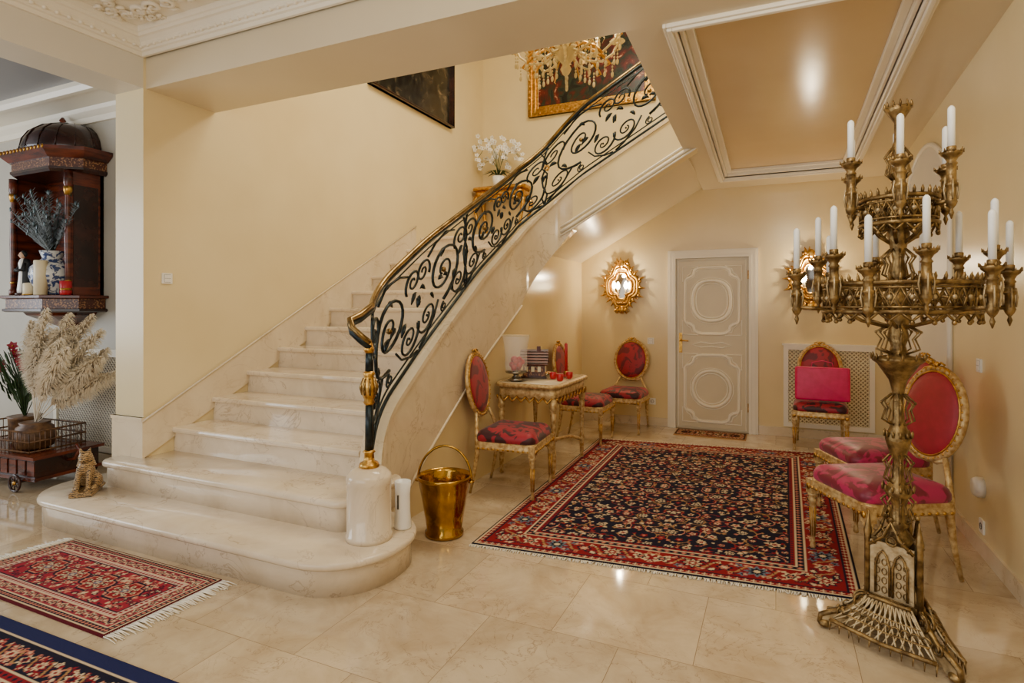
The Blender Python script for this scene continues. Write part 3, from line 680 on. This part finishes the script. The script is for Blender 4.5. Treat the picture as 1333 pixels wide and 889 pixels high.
plate('light_switch',(XR,4.35,1.12),-H,'s'); plate('wall_socket',(XR,4.3,.17),-H,'k')
b=B(); b.lathe([(.06,0),(.06,.03),(.05,.05),(.02,.055)],0,0,'plastic',24); o=b.obj('motion_sensor',(XR,4.3,.40)); o.rotation_euler=(0,-H,0)
b=B(); ya,yb,zt=4.95,6.5,2.15
rad=(yb-ya)/2
outl=[(ya,.1),(ya,zt)]+[((ya+yb)/2-rad*math.cos(t),zt+rad*.8*math.sin(t)) for t in np.linspace(0,pi,24)][1:-1]+[(yb,zt),(yb,.1)]
b.prism([(XR-.001,p,q) for p,q in outl],(-.012,0,0),'ceilw'); b.tube([(XR-.015,p,q) for p,q in outl],.02,'trim',6)
b.obj('trim_arch_panel')
# ---------------------------------------------------------------- paintings
def painting(name,w,h,pm,fm,fw):
    b=B(); b.box(-w/2,-.02,-h/2,w/2,-.01,h/2,pm)
    for i,(o,d) in enumerate(((0,.03),(fw*.25,.055),(fw*.6,.08))):
        X=w/2; Z=h/2; a=o; 
        b.box(-X-fw,-d,-Z-fw,-X-a,0,Z+fw,fm); b.box(X+a,-d,-Z-fw,X+fw,0,Z+fw,fm); b.box(-X-a,-d,Z+a,X+a,0,Z+fw,fm); b.box(-X-a,-d,-Z-fw,X+a,0,-Z-a,fm)
    if fm=='gold':
        for s_ in(-1,1):
            for i in range(int(w/.09)): b.ell((-w/2+.045+.09*i,-.085,s_*(h/2+fw*.8)),(.035,.02,.02),fm,6,5)
            for i in range(int(h/.09)): b.ell((s_*(w/2+fw*.8),-.085,-h/2+.045+.09*i),(.02,.02,.035),fm,6,5)
    return b.obj(name,bevel=.006)
o=painting('dark_oil_painting',1.75,1.3,'p1','woodd',.05); o.location=(XL+.002,6.26,4.71); o.rotation_euler=(0,0,H)
o=painting('gilt_framed_painting',1.60,1.2,'p2','gold',.15); o.location=(-2.47,YB2-.002,5.10)
b=B()
rings(b,[(rrect(-.44,.44,-.2,.2,.1,i),z) for i,z in((.02,.84),(0,.85),(0,.88),(.01,.89))],'gold')
rings(b,[(rrect(-.40,.40,-.17,.17,.08,i),z) for i,z in((0,.74),(0,.84))],'gold')
for sx in(-1,1):
    for sy in(-1,1): b.tube([(sx*.36,sy*.13,.78),(sx*.41,sy*.16,.65),(sx*.36,sy*.13,.4),(sx*.30,sy*.11,.15),(sx*.34,sy*.13,0)],[.035,.035,.022,.016,.022],'gold',8)
    b.tube([(sx*.33,-.18,.74),(sx*.2,-.18,.68),(sx*.1,-.18,.70),(0,-.18,.64)],.016,'gold',6)
    b.tube([(sx*.12+a,-.18,.69+c) for a,c in spiral(0,0,.06,.01,0,1.4,14)],.01,'gold',6)
b.ell((0,-.18,.70),(.06,.03,.06),'gold'); b.obj('gilt_console',(-3.76,7.94,2.385))
def flower(b,c,r,mat,mid='gold',n=5,nrm=None):
    c=Vector(c); q=Vector(nrm or (rnd()-.2,-1,rnd()-.4)).normalized(); u=q.orthogonal().normalized(); w=q.cross(u)
    for i in range(n):
        t=2*pi*i/n; d=u*math.cos(t)+w*math.sin(t); e=q.cross(d)
        pts=[c,c+d*r*.5+e*r*.38+q*.006,c+d*r+q*.012,c+d*r*.5-e*r*.38+q*.006]; b.add(pts,[(0,1,2,3)],mat,False)
    b.ell(c+q*.008,r*.18,mid,6,4)
b=B(); b.lathe([(.05,0),(.07,.01),(.085,.08),(.095,.16),(.09,.165),(.075,.14)],0,0,'white',20)
for i in range(10):
    a=i*.66; x=math.cos(a);y=math.sin(a)
    h=.28+.34*rnd(); pts=[(0,0,.15),(x*.05,y*.05,.15+h*.6),(x*.14,y*.1,.15+h),(x*.28,y*.16,.15+h*.98),(x*.38,y*.18,.1+h*.85)]
    b.tube(pts,.004,'green',4)
    for p in pts[2:]:
        for _ in range(3): flower(b,(p[0]+(rnd()-.5)*.08,p[1]+(rnd()-.5)*.06-.03,p[2]+(rnd()-.5)*.12),.04,'petal')
    b.add([(0,0,.15),(x*.12-y*.03,y*.12+x*.03,.24),(x*.26,y*.2,.2),(x*.12+y*.03,y*.12-x*.03,.24)],[(0,1,2,3)],'green',True)
b.obj('orchid_in_pot',(-3.81,7.9,3.277))
# chandelier
b=B()
b.lathe([(.01,0),(.03,.02),(.05,.06),(.03,.10),(.06,.14),(.11,.2),(.12,.24),(.05,.28),(.03,.34),(.06,.4),(.08,.46),(.04,.52),(.03,.7),(.05,.75),(.02,.8),(.01,2.3)],0,0,'glassg',20)
for k,(nn,R,zz) in enumerate(((10,.48,.22),(6,.32,.42))):
    for i in range(nn):
        a=2*pi*i/nn+.2*k; ca,sa=math.cos(a),math.sin(a)
        b.tube([(ca*x,sa*x,z) for x,z in((.08,zz),(R*.4,zz-.07),(R*.7,zz-.06),(R*.92,zz+.02),(R,zz+.10))],.011,'glassg',6)
        b.lathe([(.01,0),(.05,.015),(.07,.03),(.066,.034),(.02,.02),(.02,.05),(.03,.09),(.026,.1)],ca*R,sa*R,'glassg',14,z0=zz+.1)
        b.lathe([(.012,0),(.012,.08),(.016,.1),(.003,.14)],ca*R,sa*R,'bulb2',8,z0=zz+.19)
        for q in(.3,.45,.6,.75,.9,1.0):
            zb=zz-.05+.12*(q>.95); 
            for m_ in range(3): b.ell((ca*R*q,sa*R*q,zb-.02-.03*m_),(.009,.009,.012),'glassg',6,5)
            b.ell((ca*R*q,sa*R*q,zb-.12),(.014,.008,.028),'glassg',6,5)
        b.tube([(ca*x,sa*x,z) for x,z in((.1,zz+.05),(R*.35,zz+.2),(R*.6,zz+.24),(R*.75,zz+.15),(R*.7,zz+.1))],[.008,.02,.022,.014,.003],'glassg',6,sq=.4)
        b.tube([(math.cos(a+.3)*x,math.sin(a+.3)*x,z) for x,z in((.1,zz),(R*.4,zz+.02),(R*.65,zz-.05),(R*.8,zz-.13),(R*.7,zz-.16))],[.008,.016,.018,.012,.003],'gold',6,sq=.4)
        flower(b,(ca*R*.6,sa*R*.6,zz+.02),.05,'glassg','gold',6,(ca,sa,0)); flower(b,(ca*R*1.02,sa*R*1.02,zz+.08),.035,'gold','glassg',6,(ca,sa,-.3))
b.obj('murano_chandelier',(-1.68,4.85,3.50))
# ---------------------------------------------------------------- left: wall niche cabinet
b=B(); ZS=1.575
def halfoct(w,d,ch=.4): return [(w,0),(w,-d*.55),(w*(1-ch),-d),(-w*(1-ch),-d),(-w,-d*.55),(-w,0)]
def hring(prof,mat,ch=.4): rings(b,[(halfoct(w,d,ch),z) for w,d,z in prof],mat,False)
hring([(.10,.06,-.36),(.14,.09,-.33),(.10,.08,-.30),(.22,.18,-.24),(.34,.3,-.18),(.36,.32,-.15)],'wood')
hring([(.50,.42,-.15),(.52,.44,-.14),(.52,.44,-.12),(.49,.42,-.115)],'woodd'); hring([(.49,.42,-.115),(.49,.42,-.03)],'inlay'); hring([(.50,.43,-.03),(.54,.46,-.02),(.54,.46,0),(.53,.45,.005)],'wood')
b.box(-.46,-.03,0,.46,0,1.12,'wood')
for sx in(-1,1):
    b.box(sx*.46-.03*(sx>0),-.30,0,sx*.46+.03*(sx<0),0,1.12,'wood')
    b.box(sx*.46-.001 if sx>0 else -.466,-.26,.08,sx*.46+.006 if sx>0 else -.459,-.05,1.0,'woodd')
    b.lathe([(.035,.0),(.035,.06),(.024,.07),(.026,.3),(.03,.5),(.022,.9),(.028,.98),(.036,1.0),(.036,1.12)],sx*.44,-.29,'wood',14)
    b.lathe([(.027,.12),(.03,.13),(.027,.14)],sx*.44,-.29,'gold',14); b.lathe([(.027,.9),(.036,.95),(.036,.98)],sx*.44,-.29,'gold',14)
hring([(.50,.36,1.12),(.52,.38,1.14),(.52,.38,1.16)],'woodd'); hring([(.51,.37,1.16),(.51,.37,1.24)],'inlay'); hring([(.53,.39,1.24),(.58,.43,1.28),(.60,.45,1.30),(.60,.45,1.33),(.5,.36,1.35)],'wood')
for i in range(14):
    t=-.36+.055*i; b.ell((t,-.45,1.315),(.012,.012,.02),'gold',6,4)
rings(b,[([(w*math.cos(t),-.95*w*math.sin(t)) for t in np.linspace(0,pi,21)],z) for w,z in((.42,1.34),(.43,1.38),(.41,1.46),(.36,1.54),(.28,1.60),(.16,1.64),(.04,1.65))],'woodd')
for t in np.linspace(.15,pi-.15,9): b.tube([(w*math.cos(t),-.95*w*math.sin(t),z) for w,z in((.435,1.36),(.415,1.46),(.365,1.54),(.285,1.60),(.165,1.642),(.04,1.655))],.005,'woodd',5)
b.lathe([(.03,0),(.02,.02),(.03,.04),(.01,.07)],0,-.1,'wood',10,z0=1.64)
b.obj('mahogany_wall_niche',(-6.22,3.395,ZS))
ZS+=.006
b=B(); b.lathe([(.09,0),(.11,.01),(.10,.02),(.15,.09),(.175,.17),(.165,.25),(.10,.31),(.075,.33),(.085,.36),(.10,.40),(.095,.40),(.07,.36)],0,0,'bluew',28)
for i in range(54):
    a=rnd()*2*pi; L=.28+.36*rnd(); sp=.25+.35*rnd(); sh=-.14*rnd()
    P=[Vector((math.cos(a)*sp*t*L*1.6+sh*t,math.sin(a)*sp*t*L*.4-.05*t,.36+L*t-.15*t*t*sp)) for t in(0,.35,.7,1)]
    b.tube(P,.003,'greend',4); tip=P[-1]
    b.ell(tip,(.014,.005,.022),'eye',8,5)
    for j in range(44):
        t=.2+.8*j/44; p=P[0].lerp(P[-1],t); kx=(1 if j%2 else -1)
        q=p+Vector((kx*.055,(rnd()-.5)*.04,.03+.02*rnd())); b.add([p,p+Vector((0,0,.009)),q],[(0,1,2)],'greend',False)
b.obj('peacock_feather_vase',(-6.01,3.10,ZS))
b=B(); b.lathe([(.035,0),(.045,.01),(.045,.10),(.04,.105),(.01,.11)],0,0,'cream',18); b.lathe([(.05,0),(.052,.008),(.03,.01)],0,0,'gold',16); b.obj('pillar_candle',(-6.10,2.96,ZS),scale=1.0)
b=B(); b.lathe([(.05,0),(.05,.30),(.045,.305),(.01,.30)],0,0,'cream',18); b.obj('pillar_candle',(-5.93,2.965,ZS))
b=B(); b.lathe([(.04,0),(.045,.02),(.045,.12),(.04,.125),(.035,.11)],0,0,'redc',18); b.lathe([(.046,.04),(.046,.06)],0,0,'gold',18); b.obj('red_glass_candle',(-5.77,3.08,ZS))
b=B()
b.lathe([(.055,0),(.06,.01),(.05,.02)],0,0,'woodd',16)
b.lathe([(.05,.02),(.052,.05),(.04,.15),(.034,.24),(.042,.29),(.03,.32),(.015,.335)],0,0,'white',16,sx=1,sy=.8)
b.lathe([(.064,.02),(.066,.05),(.055,.15),(.049,.24),(.056,.29),(.040,.325),(.02,.335)],0,.020,'black',16,sx=1,sy=.85)
b.ell((0,-.004,.365),(.024,.026,.032),'skin'); b.ell((0,.008,.375),(.028,.028,.033),'black'); b.ell((0,-.031,.362),(.004,.006,.006),'skin',6,4)
for sx in(-1,1): b.tube([(sx*.042,0,.29),(sx*.06,-.02,.23),(sx*.02,-.05,.22),(0,-.055,.235)],[.016,.017,.012,.008],'black',8); b.ell((sx*.009,-.027,.37),.003,'black',5,4)
b.obj('friar_figurine',(-6.26,2.99,ZS),-.15)
# pampas
b=B()
b.lathe([(.09,0),(.13,.02),(.15,.10),(.13,.18),(.10,.20),(.11,.22),(.09,.22)],0,0,'cage',20)
for i in range(17):
    f_=i/16.; ang=math.radians(-6+62*f_)+(rnd()-.5)*.12; L=.68+.26*rnd()+.18*(f_>.35); dyy=(rnd()-.5)*.35
    P=[]
    for t in (0,.2,.4,.55,.7,.85,1):
        bend=.12*t**3; P.append(Vector((math.sin(ang)*L*t+bend*.8,dyy*t,.2+math.cos(ang)*L*t-bend*.35)))
    b.tube(P,.0035,'pamp',4)
    for j in range(700):
        t=.30+.70*rnd(); kk=[0,.2,.4,.55,.7,.85,1]
        ii=max(i2 for i2 in range(6) if kk[i2]<=t+1e-9); ff=(t-kk[ii])/(kk[ii+1]-kk[ii]); p=P[ii].lerp(P[ii+1],ff); tg=(P[ii+1]-P[ii]).normalized()
        wid=.085*math.sin(min(1,(t-.26)/.76)*pi)**.7+.012
        d=Vector((rnd()-.5,rnd()-.5,rnd()-.5)); d=(d-tg*d.dot(tg)).normalized()
        m1=p+d*wid*.55+tg*.05; q=p+d*wid+tg*.07-Vector((0,0,.03)); e=d.cross(tg)*.0035
        b.add([p-e,p+e,m1+e,m1-e],[(0,1,2,3)],'pamp',False); b.add([m1-e,m1+e,q],[(0,1,2)],'pamp',False)
b.obj('pampas_grass_vase',(-5.68,2.80,.287))
b=B(); b.lathe([(.08,0),(.11,.02),(.12,.2),(.13,.22),(.11,.22)],0,0,'cage',18)
for i in range(26):
    a=rnd()*2*pi; L=.30+.36*rnd(); q=.2*rnd()+.06; p=(math.cos(a)*q,math.sin(a)*q,.2+L)
    b.tube([(0,0,.2),(p[0]*.4,p[1]*.4,.2+L*.6),p],.004,'green',4)
    if i%3==0: flower(b,p,.045,'flred',n=6,nrm=(.8,-.5,.3)); flower(b,(p[0]+.02,p[1],p[2]-.05),.035,'flred',n=6,nrm=(1,-.2,.1))
    for t in(.4,.6,.8):
        x,y,z=p[0]*t,p[1]*t,.2+L*t; b.add([(x,y,z),(x+.03*math.cos(a),y+.03*math.sin(a),z+.10),(x+.06*math.cos(a+.4),y+.06*math.sin(a+.4),z+.14),(x+.04*math.cos(a+.6),y+.04*math.sin(a+.6),z+.04)],[(0,1,2,3)],'green',False)
b.obj('red_flower_plant',(-6.10,2.93,.287))
# wooden cart
b=B()
b.box(-.58,-.25,.10,.52,.25,.26,'woodd'); b.box(-.61,-.28,.26,.55,.28,.285,'wood'); b.box(-.60,-.265,.09,.54,.265,.115,'wood')
for i in range(10): b.box(-.55+.11*i,-.258,.13,-.47+.11*i,-.248,.245,'wood')
for x in(-.42,.36):
    for sy in(-1,1):
        c=(x,sy*.30,.075)
        b.tube([(x+.064*math.cos(t),sy*.30,.075+.064*math.sin(t)) for t in np.linspace(0,2*pi,25)[:-1]],.010,'woodd',6,closed=True)
        for k in range(8): b.tube([c,(x+.064*math.cos(k*pi/4),sy*.30,.075+.064*math.sin(k*pi/4))],.005,'woodd',5)
        b.ell(c,(.018,.015,.018),'gold')
    b.tube([(x,-.30,.075),(x,.30,.075)],.010,'woodd',6)
for i in range(19):
    x=-.50+.05*i
    for sy in(-.22,.22): b.tube([(x,sy,.285),(x,sy,.46)],.004,'cage',4)
for i in range(12):
    y=-.22+.04*i
    for x in(-.50,.40): b.tube([(x,y,.285),(x,y,.46)],.004,'cage',4)
for z in(.30,.38,.46):
    b.tube([(-.50,-.22,z),(.40,-.22,z),(.40,.22,z),(-.50,.22,z)],.008,'cage',5,closed=True)
b.tube([(.5,0,.2),(.60,0,.22),(.66,0,.30),(.62,0,.34)],.014,'wood',6)
b.obj('wooden_flower_cart',(-5.88,2.84,0),.08)
# seated cat statue
b=B(); m='stripe'
b.box(-.07,-.13,0,.07,.10,.03,m)
b.ell((0,.05,.09),(.065,.075,.07),m); b.ell((0,.01,.14),(.052,.055,.085),m); b.ell((0,-.03,.19),(.045,.045,.06),m)
for sx in(-1,1):
    b.tube([(sx*.03,-.04,.19),(sx*.034,-.075,.11),(sx*.034,-.085,.05),(sx*.034,-.115,.04)],[.022,.018,.016,.018],m,8)
    b.ell((sx*.06,.03,.075),(.028,.06,.05),m); b.ell((sx*.058,-.04,.045),(.02,.045,.018),m)
    b.tube([(sx*.022,-.035,.30),(sx*.034,-.03,.335)],[.016,.003],m,6)
    b.prism([(sx*.03,-.03,.30),(sx*.06,-.02,.20),(sx*.045,-.03,.19),(sx*.03,-.05,.24)],(0,.03,0),m)
b.ell((0,-.045,.265),(.04,.042,.044),m); b.ell((0,-.085,.252),(.02,.018,.016),m)
b.tube([(0,.1,.05),(.06,.12,.04),(.09,.06,.04),(.09,0,.04)],.012,m,6)
b.obj('striped_cat_statue',(-4.36,2.46,.185),.75,scale=.95,remesh=.005)
# ---------------------------------------------------------------- rugs
def srgb_lin(a):
    a=a/255.0; return np.where(a<=.04045,a/12.92,((a+.055)/1.055)**2.4)
def ros(img,cx,cy,r,cols,n=6,ph=0):
    h,w,_=img.shape; x0,x1=max(0,int(cx-r*1.2)-1),min(w,int(cx+r*1.2)+2); y0,y1=max(0,int(cy-r*1.2)-1),min(h,int(cy+r*1.2)+2)
    if x1<=x0 or y1<=y0: return
    Y,X=np.mgrid[y0:y1,x0:x1]; d=np.hypot(X-cx,Y-cy); t=np.arctan2(Y-cy,X-cx)
    for i,c in enumerate(cols):
        f=1-i/len(cols); mk=d<r*f*(.84+.2*np.cos(n*t+ph)); img[y0:y1,x0:x1][mk]=c
def vine(img,pts,col,w=1.0):
    h,wd,_=img.shape
    for x,y in pts:
        for dx in(-1,0,1):
            for dy in(-1,0,1):
                if dx*dx+dy*dy<=w*w:
                    X=int(round(x+dx));Y=int(round(y+dy))
                    if 0<=X<wd and 0<=Y<h: img[Y,X]=col
NV=(20,19,42);RD=(142,18,32);CR=(222,198,160);PK=(204,126,104);LB=(106,122,138);DR=(90,12,24);TN=(176,132,84)
def circ(cx,cy,r,a0,a1,n=None):
    n=n or int(abs(a1-a0)*r*1.6)+3; return [(cx+r*math.cos(a0+(a1-a0)*i/n),cy+r*math.sin(a0+(a1-a0)*i/n)) for i in range(n+1)]
def bord(img,d,bands):
    for lo,hi,c in bands: img[(d>=lo)&(d<hi)]=c
def persian(qw,qh,field,bcol,bands,b0,b1,sp,seed):
    R=random.Random(seed); img=np.zeros((qh,qw,3)); img[:]=field
    pals=[[RD,CR,RD],[CR,RD],[PK,NV,CR],[RD,PK],[CR,NV,CR],[CR,PK,RD]] 
    if field==RD: pals=[[NV,CR,RD],[CR,NV,PK],[LB,CR,NV],[NV,PK,CR],[CR,RD,NV]]
    vc=((150,60,50),TN,PK,TN) if field==NV else (NV,TN,PK,TN)
    for gy in range(0,qh+sp,sp):
        for gx in range(0,qw+sp,sp):
            o=sp/2 if (gy//sp)%2 else 0; cx=gx+o+R.uniform(-3,3); cy=gy+R.uniform(-3,3)
            rr=sp*R.uniform(.40,.58); a=R.uniform(0,6); vine(img,circ(cx,cy,rr,a,a+R.choice((-1,1))*R.uniform(3,4.5)),R.choice(vc),.5)
            for k in range(4):
                t=a+k*1.4; ros(img,cx+rr*math.cos(t),cy+rr*math.sin(t),R.uniform(1.5,2.9),[R.choice((RD if field==NV else NV,CR,CR,PK,TN))],3,t)
    for gy in range(0,qh+sp,sp):
        for gx in range(0,qw+sp,sp):
            o=sp/2 if (gy//sp)%2 else 0; cx=gx+o+R.uniform(-2,2); cy=gy+R.uniform(-2,2)
            ros(img,cx,cy,R.uniform(.18,.32)*sp,R.choice(pals),R.choice((5,6,8)),R.uniform(0,6))
    Y,X=np.mgrid[0:qh,0:qw]; d=np.minimum(X,Y)
    bord(img,d,[(0,b1,bcol)])
    bc=(b0+b1)/2; bw=(b1-b0); st=bw*.95
    npal=[[NV,CR,RD,CR],[CR,NV,PK],[LB,NV,CR],[NV,PK,CR]] if bcol==RD else [[RD,CR,RD],[CR,RD,NV],[PK,CR,RD]]
    for L,fx in((qw,0),(qh,1)):
        k=0;p=bc
        while p<L+st:
            def P(a,c): return (a,c) if fx==0 else (c,a)
            vine(img,[P(p+t*st/40.,bc+bw*.28*math.sin(t/40.*2*pi)) for t in range(41)],TN,1)
            vine(img,[P(p+t*st/40.,bc-bw*.24*math.sin(t/40.*2*pi)) for t in range(41)],NV if bcol==RD else RD,.8)
            for dd in(-.3,.3):
                x,y=P(p+st*.5+dd*8,bc+dd*bw); ros(img,x,y,bw*.14,R.choice(npal)[:2],5,1)
            for dd in(.2,.35,.65,.8):
                for sg in(-1,1):
                    x,y=P(p+st*dd,bc+sg*bw*R.uniform(.2,.4)); ros(img,x,y,bw*.085,[R.choice((CR,NV if bcol==RD else RD,PK)),R.choice((RD,CR))],3,R.uniform(0,6))
            x,y=P(p,bc); ros(img,x,y,bw*(.36 if k%2==0 else .26),npal[k%len(npal)],8 if k%2==0 else 6,.4)
            p+=st;k+=1
    bord(img,d,bands)
    full=np.concatenate([img,img[:,::-1]],1); return np.concatenate([full,full[::-1]],0)
def dots(img,dc,st,col,r):
    h,w,_=img.shape
    for x in range(int(dc),w-int(dc),st):
        for y in(dc,h-1-dc): ros(img,x,y,r,[col],4)
    for y in range(int(dc),h-int(dc),st):
        for x in(dc,w-1-dc): ros(img,x,y,r,[col],4)
def rugmat():
    m,N,L,p=base('wool_pile',.95); a=N.new('ShaderNodeAttribute'); a.attribute_name='Col'
    n=N.new('ShaderNodeTexNoise'); n.inputs['Scale'].default_value=240; v=coord(N,L); L.new(v,n.inputs['Vector'])
    mx=N.new('ShaderNodeMixRGB'); mx.blend_type='MULTIPLY'; mx.inputs[0].default_value=.4
    L.new(a.outputs['Color'],mx.inputs[1]); L.new(n.outputs['Fac'],mx.inputs[2])
    L.new(mx.outputs[0],p.inputs['Base Color']); p.inputs['Specular IOR Level'].default_value=.2
    bu=N.new('ShaderNodeBump'); bu.inputs['Strength'].default_value=.3; bu.inputs['Distance'].default_value=.003; L.new(n.outputs['Fac'],bu.inputs['Height']); L.new(bu.outputs[0],p.inputs['Normal'])
    return m
M['rug']=rugmat()
def rug(name,c,img,fr=True,zt=.012):
    h,w,_=img.shape; u=np.linspace(0,1,w); v=np.linspace(0,1,h); U,V=np.meshgrid(u,v)
    c=[np.array(p) for p in c]
    P=((1-U)*(1-V))[...,None]*c[0]+(U*(1-V))[...,None]*c[1]+(U*V)[...,None]*c[2]+((1-U)*V)[...,None]*c[3]
    Z=np.full((h,w,1),zt); Z[0]=Z[-1]=.001; Z[:,0]=Z[:,-1]=.001
    co_=np.concatenate([P,Z],2).reshape(-1,3)
    idx=np.arange(h*w).reshape(h,w); q=np.stack([idx[:-1,:-1],idx[:-1,1:],idx[1:,1:],idx[1:,:-1]],-1).reshape(-1,4)
    me=bpy.data.meshes.new(name); me.vertices.add(len(co_)); me.vertices.foreach_set('co',co_.ravel())
    me.loops.add(q.size); me.loops.foreach_set('vertex_index',q.ravel().astype(np.int32)); me.polygons.add(len(q))
    me.polygons.foreach_set('loop_start',np.arange(0,q.size,4,dtype=np.int32)); me.update(calc_edges=True); me.validate()
    at=me.color_attributes.new('Col','FLOAT_COLOR','POINT'); col=np.ones((h*w,4)); col[:,:3]=srgb_lin(img.reshape(-1,3)); at.data.foreach_set('color',col.ravel())
    me.materials.append(M['rug']); o=bpy.data.objects.new(name,me); S.collection.objects.link(o)
    if fr is not None:
        b=B(); ends=[(c[0],c[1],c[3]),(c[3],c[2],c[0])] if fr=='v' else [(c[0],c[3],c[1]),(c[1],c[2],c[0])]
        LL=.03 if fr=='v' else .095
        for a,e,inn in ends:
            n=int(np.linalg.norm(e-a)/.007); out=(a-inn)/np.linalg.norm(a-inn); tg=(e-a)/np.linalg.norm(e-a)
            for i in range(n):
                p=a+(e-a)*(i+.5)/n; L=LL*(.75+.4*rnd()); q=p+out*L+tg*(rnd()-.5)*.02
                b.tube([(*p,.006),(*((p+q)/2+tg*(rnd()-.5)*.01),.009),(*q,.003)],[.0035,.003,.002],'fringe',4)
        b.obj('fringe',parent=o)
    return o
big=persian(180,266,NV,RD,[(0,3,NV),(3,5,CR),(5,10,RD),(10,12,NV),(42,44,CR),(44,50,NV),(50,52,CR),(52,56,RD),(56,58,NV)],12,42,20,4)
dots(big,7,7,CR,2.0); dots(big,47,8,PK,2.6); dots(big,54,6,NV,1.4)
rug('persian_rug',[(-1.72,3.17),(.40,3.36),(.47,6.6),(-1.80,6.3)],big,'v')
def geo(w,h):
    Y,X=np.mgrid[0:h,0:w]; d=np.minimum(np.minimum(X,w-1-X),np.minimum(Y,h-1-Y)); img=np.zeros((h,w,3)); img[:]=(158,34,52)
    cy=abs(Y-h/2.)
    fld=d>40; R=random.Random(2)
    for _ in range(620):
        x=R.uniform(40,w-40); y=R.uniform(40,h-40); ros(img,x,y,R.uniform(1.8,4.2),[R.choice((NV,PK,CR,NV)),R.choice((CR,RD,PK))],R.choice((3,4,5)),R.uniform(0,6))
    for k in (-1.5,-.5,.5,1.5):
        c=w/2.+k*56; q=abs(X-c)*.85+cy*1.15; q=q+3*np.cos(8*np.arctan2(Y-h/2.,X-c))
        for lim,cc in((30,NV),(26,PK),(23,RD)): img[fld&(q<lim)]=cc
        ros(img,c,h/2.,13,[NV,CR,RD,LB,CR],8,.3)
        for a in range(8): ros(img,c+16*math.cos(a*pi/4),h/2.+11*math.sin(a*pi/4),3.4,[CR,NV],5)
    bord(img,d,[(0,3,DR),(3,5,CR),(5,12,NV),(12,14,CR),(14,28,(158,50,64)),(28,30,CR),(30,37,(214,178,160)),(37,39,NV)])
    for x in range(20,w-18,9):
        for y in(21,h-22): ros(img,x,y,5.8,[CR,NV,PK] if (x//9)%2 else [NV,PK,CR],5,x*.3)
    for y in range(24,h-20,9):
        for x in(21,w-22): ros(img,x,y,5.8,[CR,NV,PK] if (y//9)%2 else [NV,PK,CR],5,y*.3)
    dots(img,33,6,RD,2.4); dots(img,8,6,PK,2.6)
    return img
rug('fringed_persian_rug',[(-4.12,1.60),(-2.72,1.60),(-2.70,2.20),(-4.02,2.20)],geo(340,150),'h')
g3=persian(300,150,RD,NV,[(0,15,(30,36,84)),(15,17,CR),(17,20,NV),(46,48,CR),(48,55,RD),(55,57,CR)],20,46,20,9); dots(g3,51,8,NV,2.4)
rug('navy_border_rug',[(-4.5,.05),(-1.95,.05),(-1.95,1.53),(-4.5,1.50)],g3,None)
BRN=(74,34,24)
dm=persian(60,20,BRN,NV,[(0,2,TN),(2,4,BRN),(10,11,TN)],4,10,12,5)
rug('door_mat',[(-1.08,6.88),(-.30,6.88),(-.30,7.22),(-1.08,7.22)],dm,None)
# ---------------------------------------------------------------- lights
def area(name,loc,tgt,sx,sy,e,col):
    l=bpy.data.lights.new(name,'AREA'); l.shape='RECTANGLE'; l.size=sx; l.size_y=sy; l.energy=e; l.color=col
    o=bpy.data.objects.new(name,l); S.collection.objects.link(o); o.location=loc
    o.rotation_euler=(Vector(tgt)-Vector(loc)).to_track_quat('-Z','Y').to_euler(); return o
area('window_light_front',(-2.5,-2.5,2.0),(-2,4,1.4),4.5,2.4,88,(1,.98,.95))
area('window_light_left',(-8.8,0,2.0),(-4,2.6,1.2),3,2.2,140,(.86,.93,1))
area('added_fill_entry',(-1.2,.6,3.4),(-1.2,.9,0),1.5,1.5,24,(1,.93,.81))  # fill light added overhead, out of view; no fixture stands there
area('added_fill_stairwell',(-1.8,5.2,5.9),(-2.6,5.8,2),2.2,2.2,175,(1,.92,.73))  # extra fill added over the stairwell besides the chandelier; no fixture there
def pt(n,loc,e,col,r=.1):
    l=bpy.data.lights.new(n,'POINT'); l.energy=e; l.color=col; l.shadow_soft_size=r; o=bpy.data.objects.new(n,l); S.collection.objects.link(o); o.location=loc
pt('chandelier_lamp',(-1.68,4.85,4.35),85,(1,.88,.67),.15)
pt('hall_lamp',(.2,1.9,2.9),40,(1,.92,.77),.12)
w=bpy.data.worlds.new('world'); S.world=w; w.use_nodes=True; bg=w.node_tree.nodes['Background']; bg.inputs[0].default_value=(1,.98,.94,1); bg.inputs[1].default_value=.44
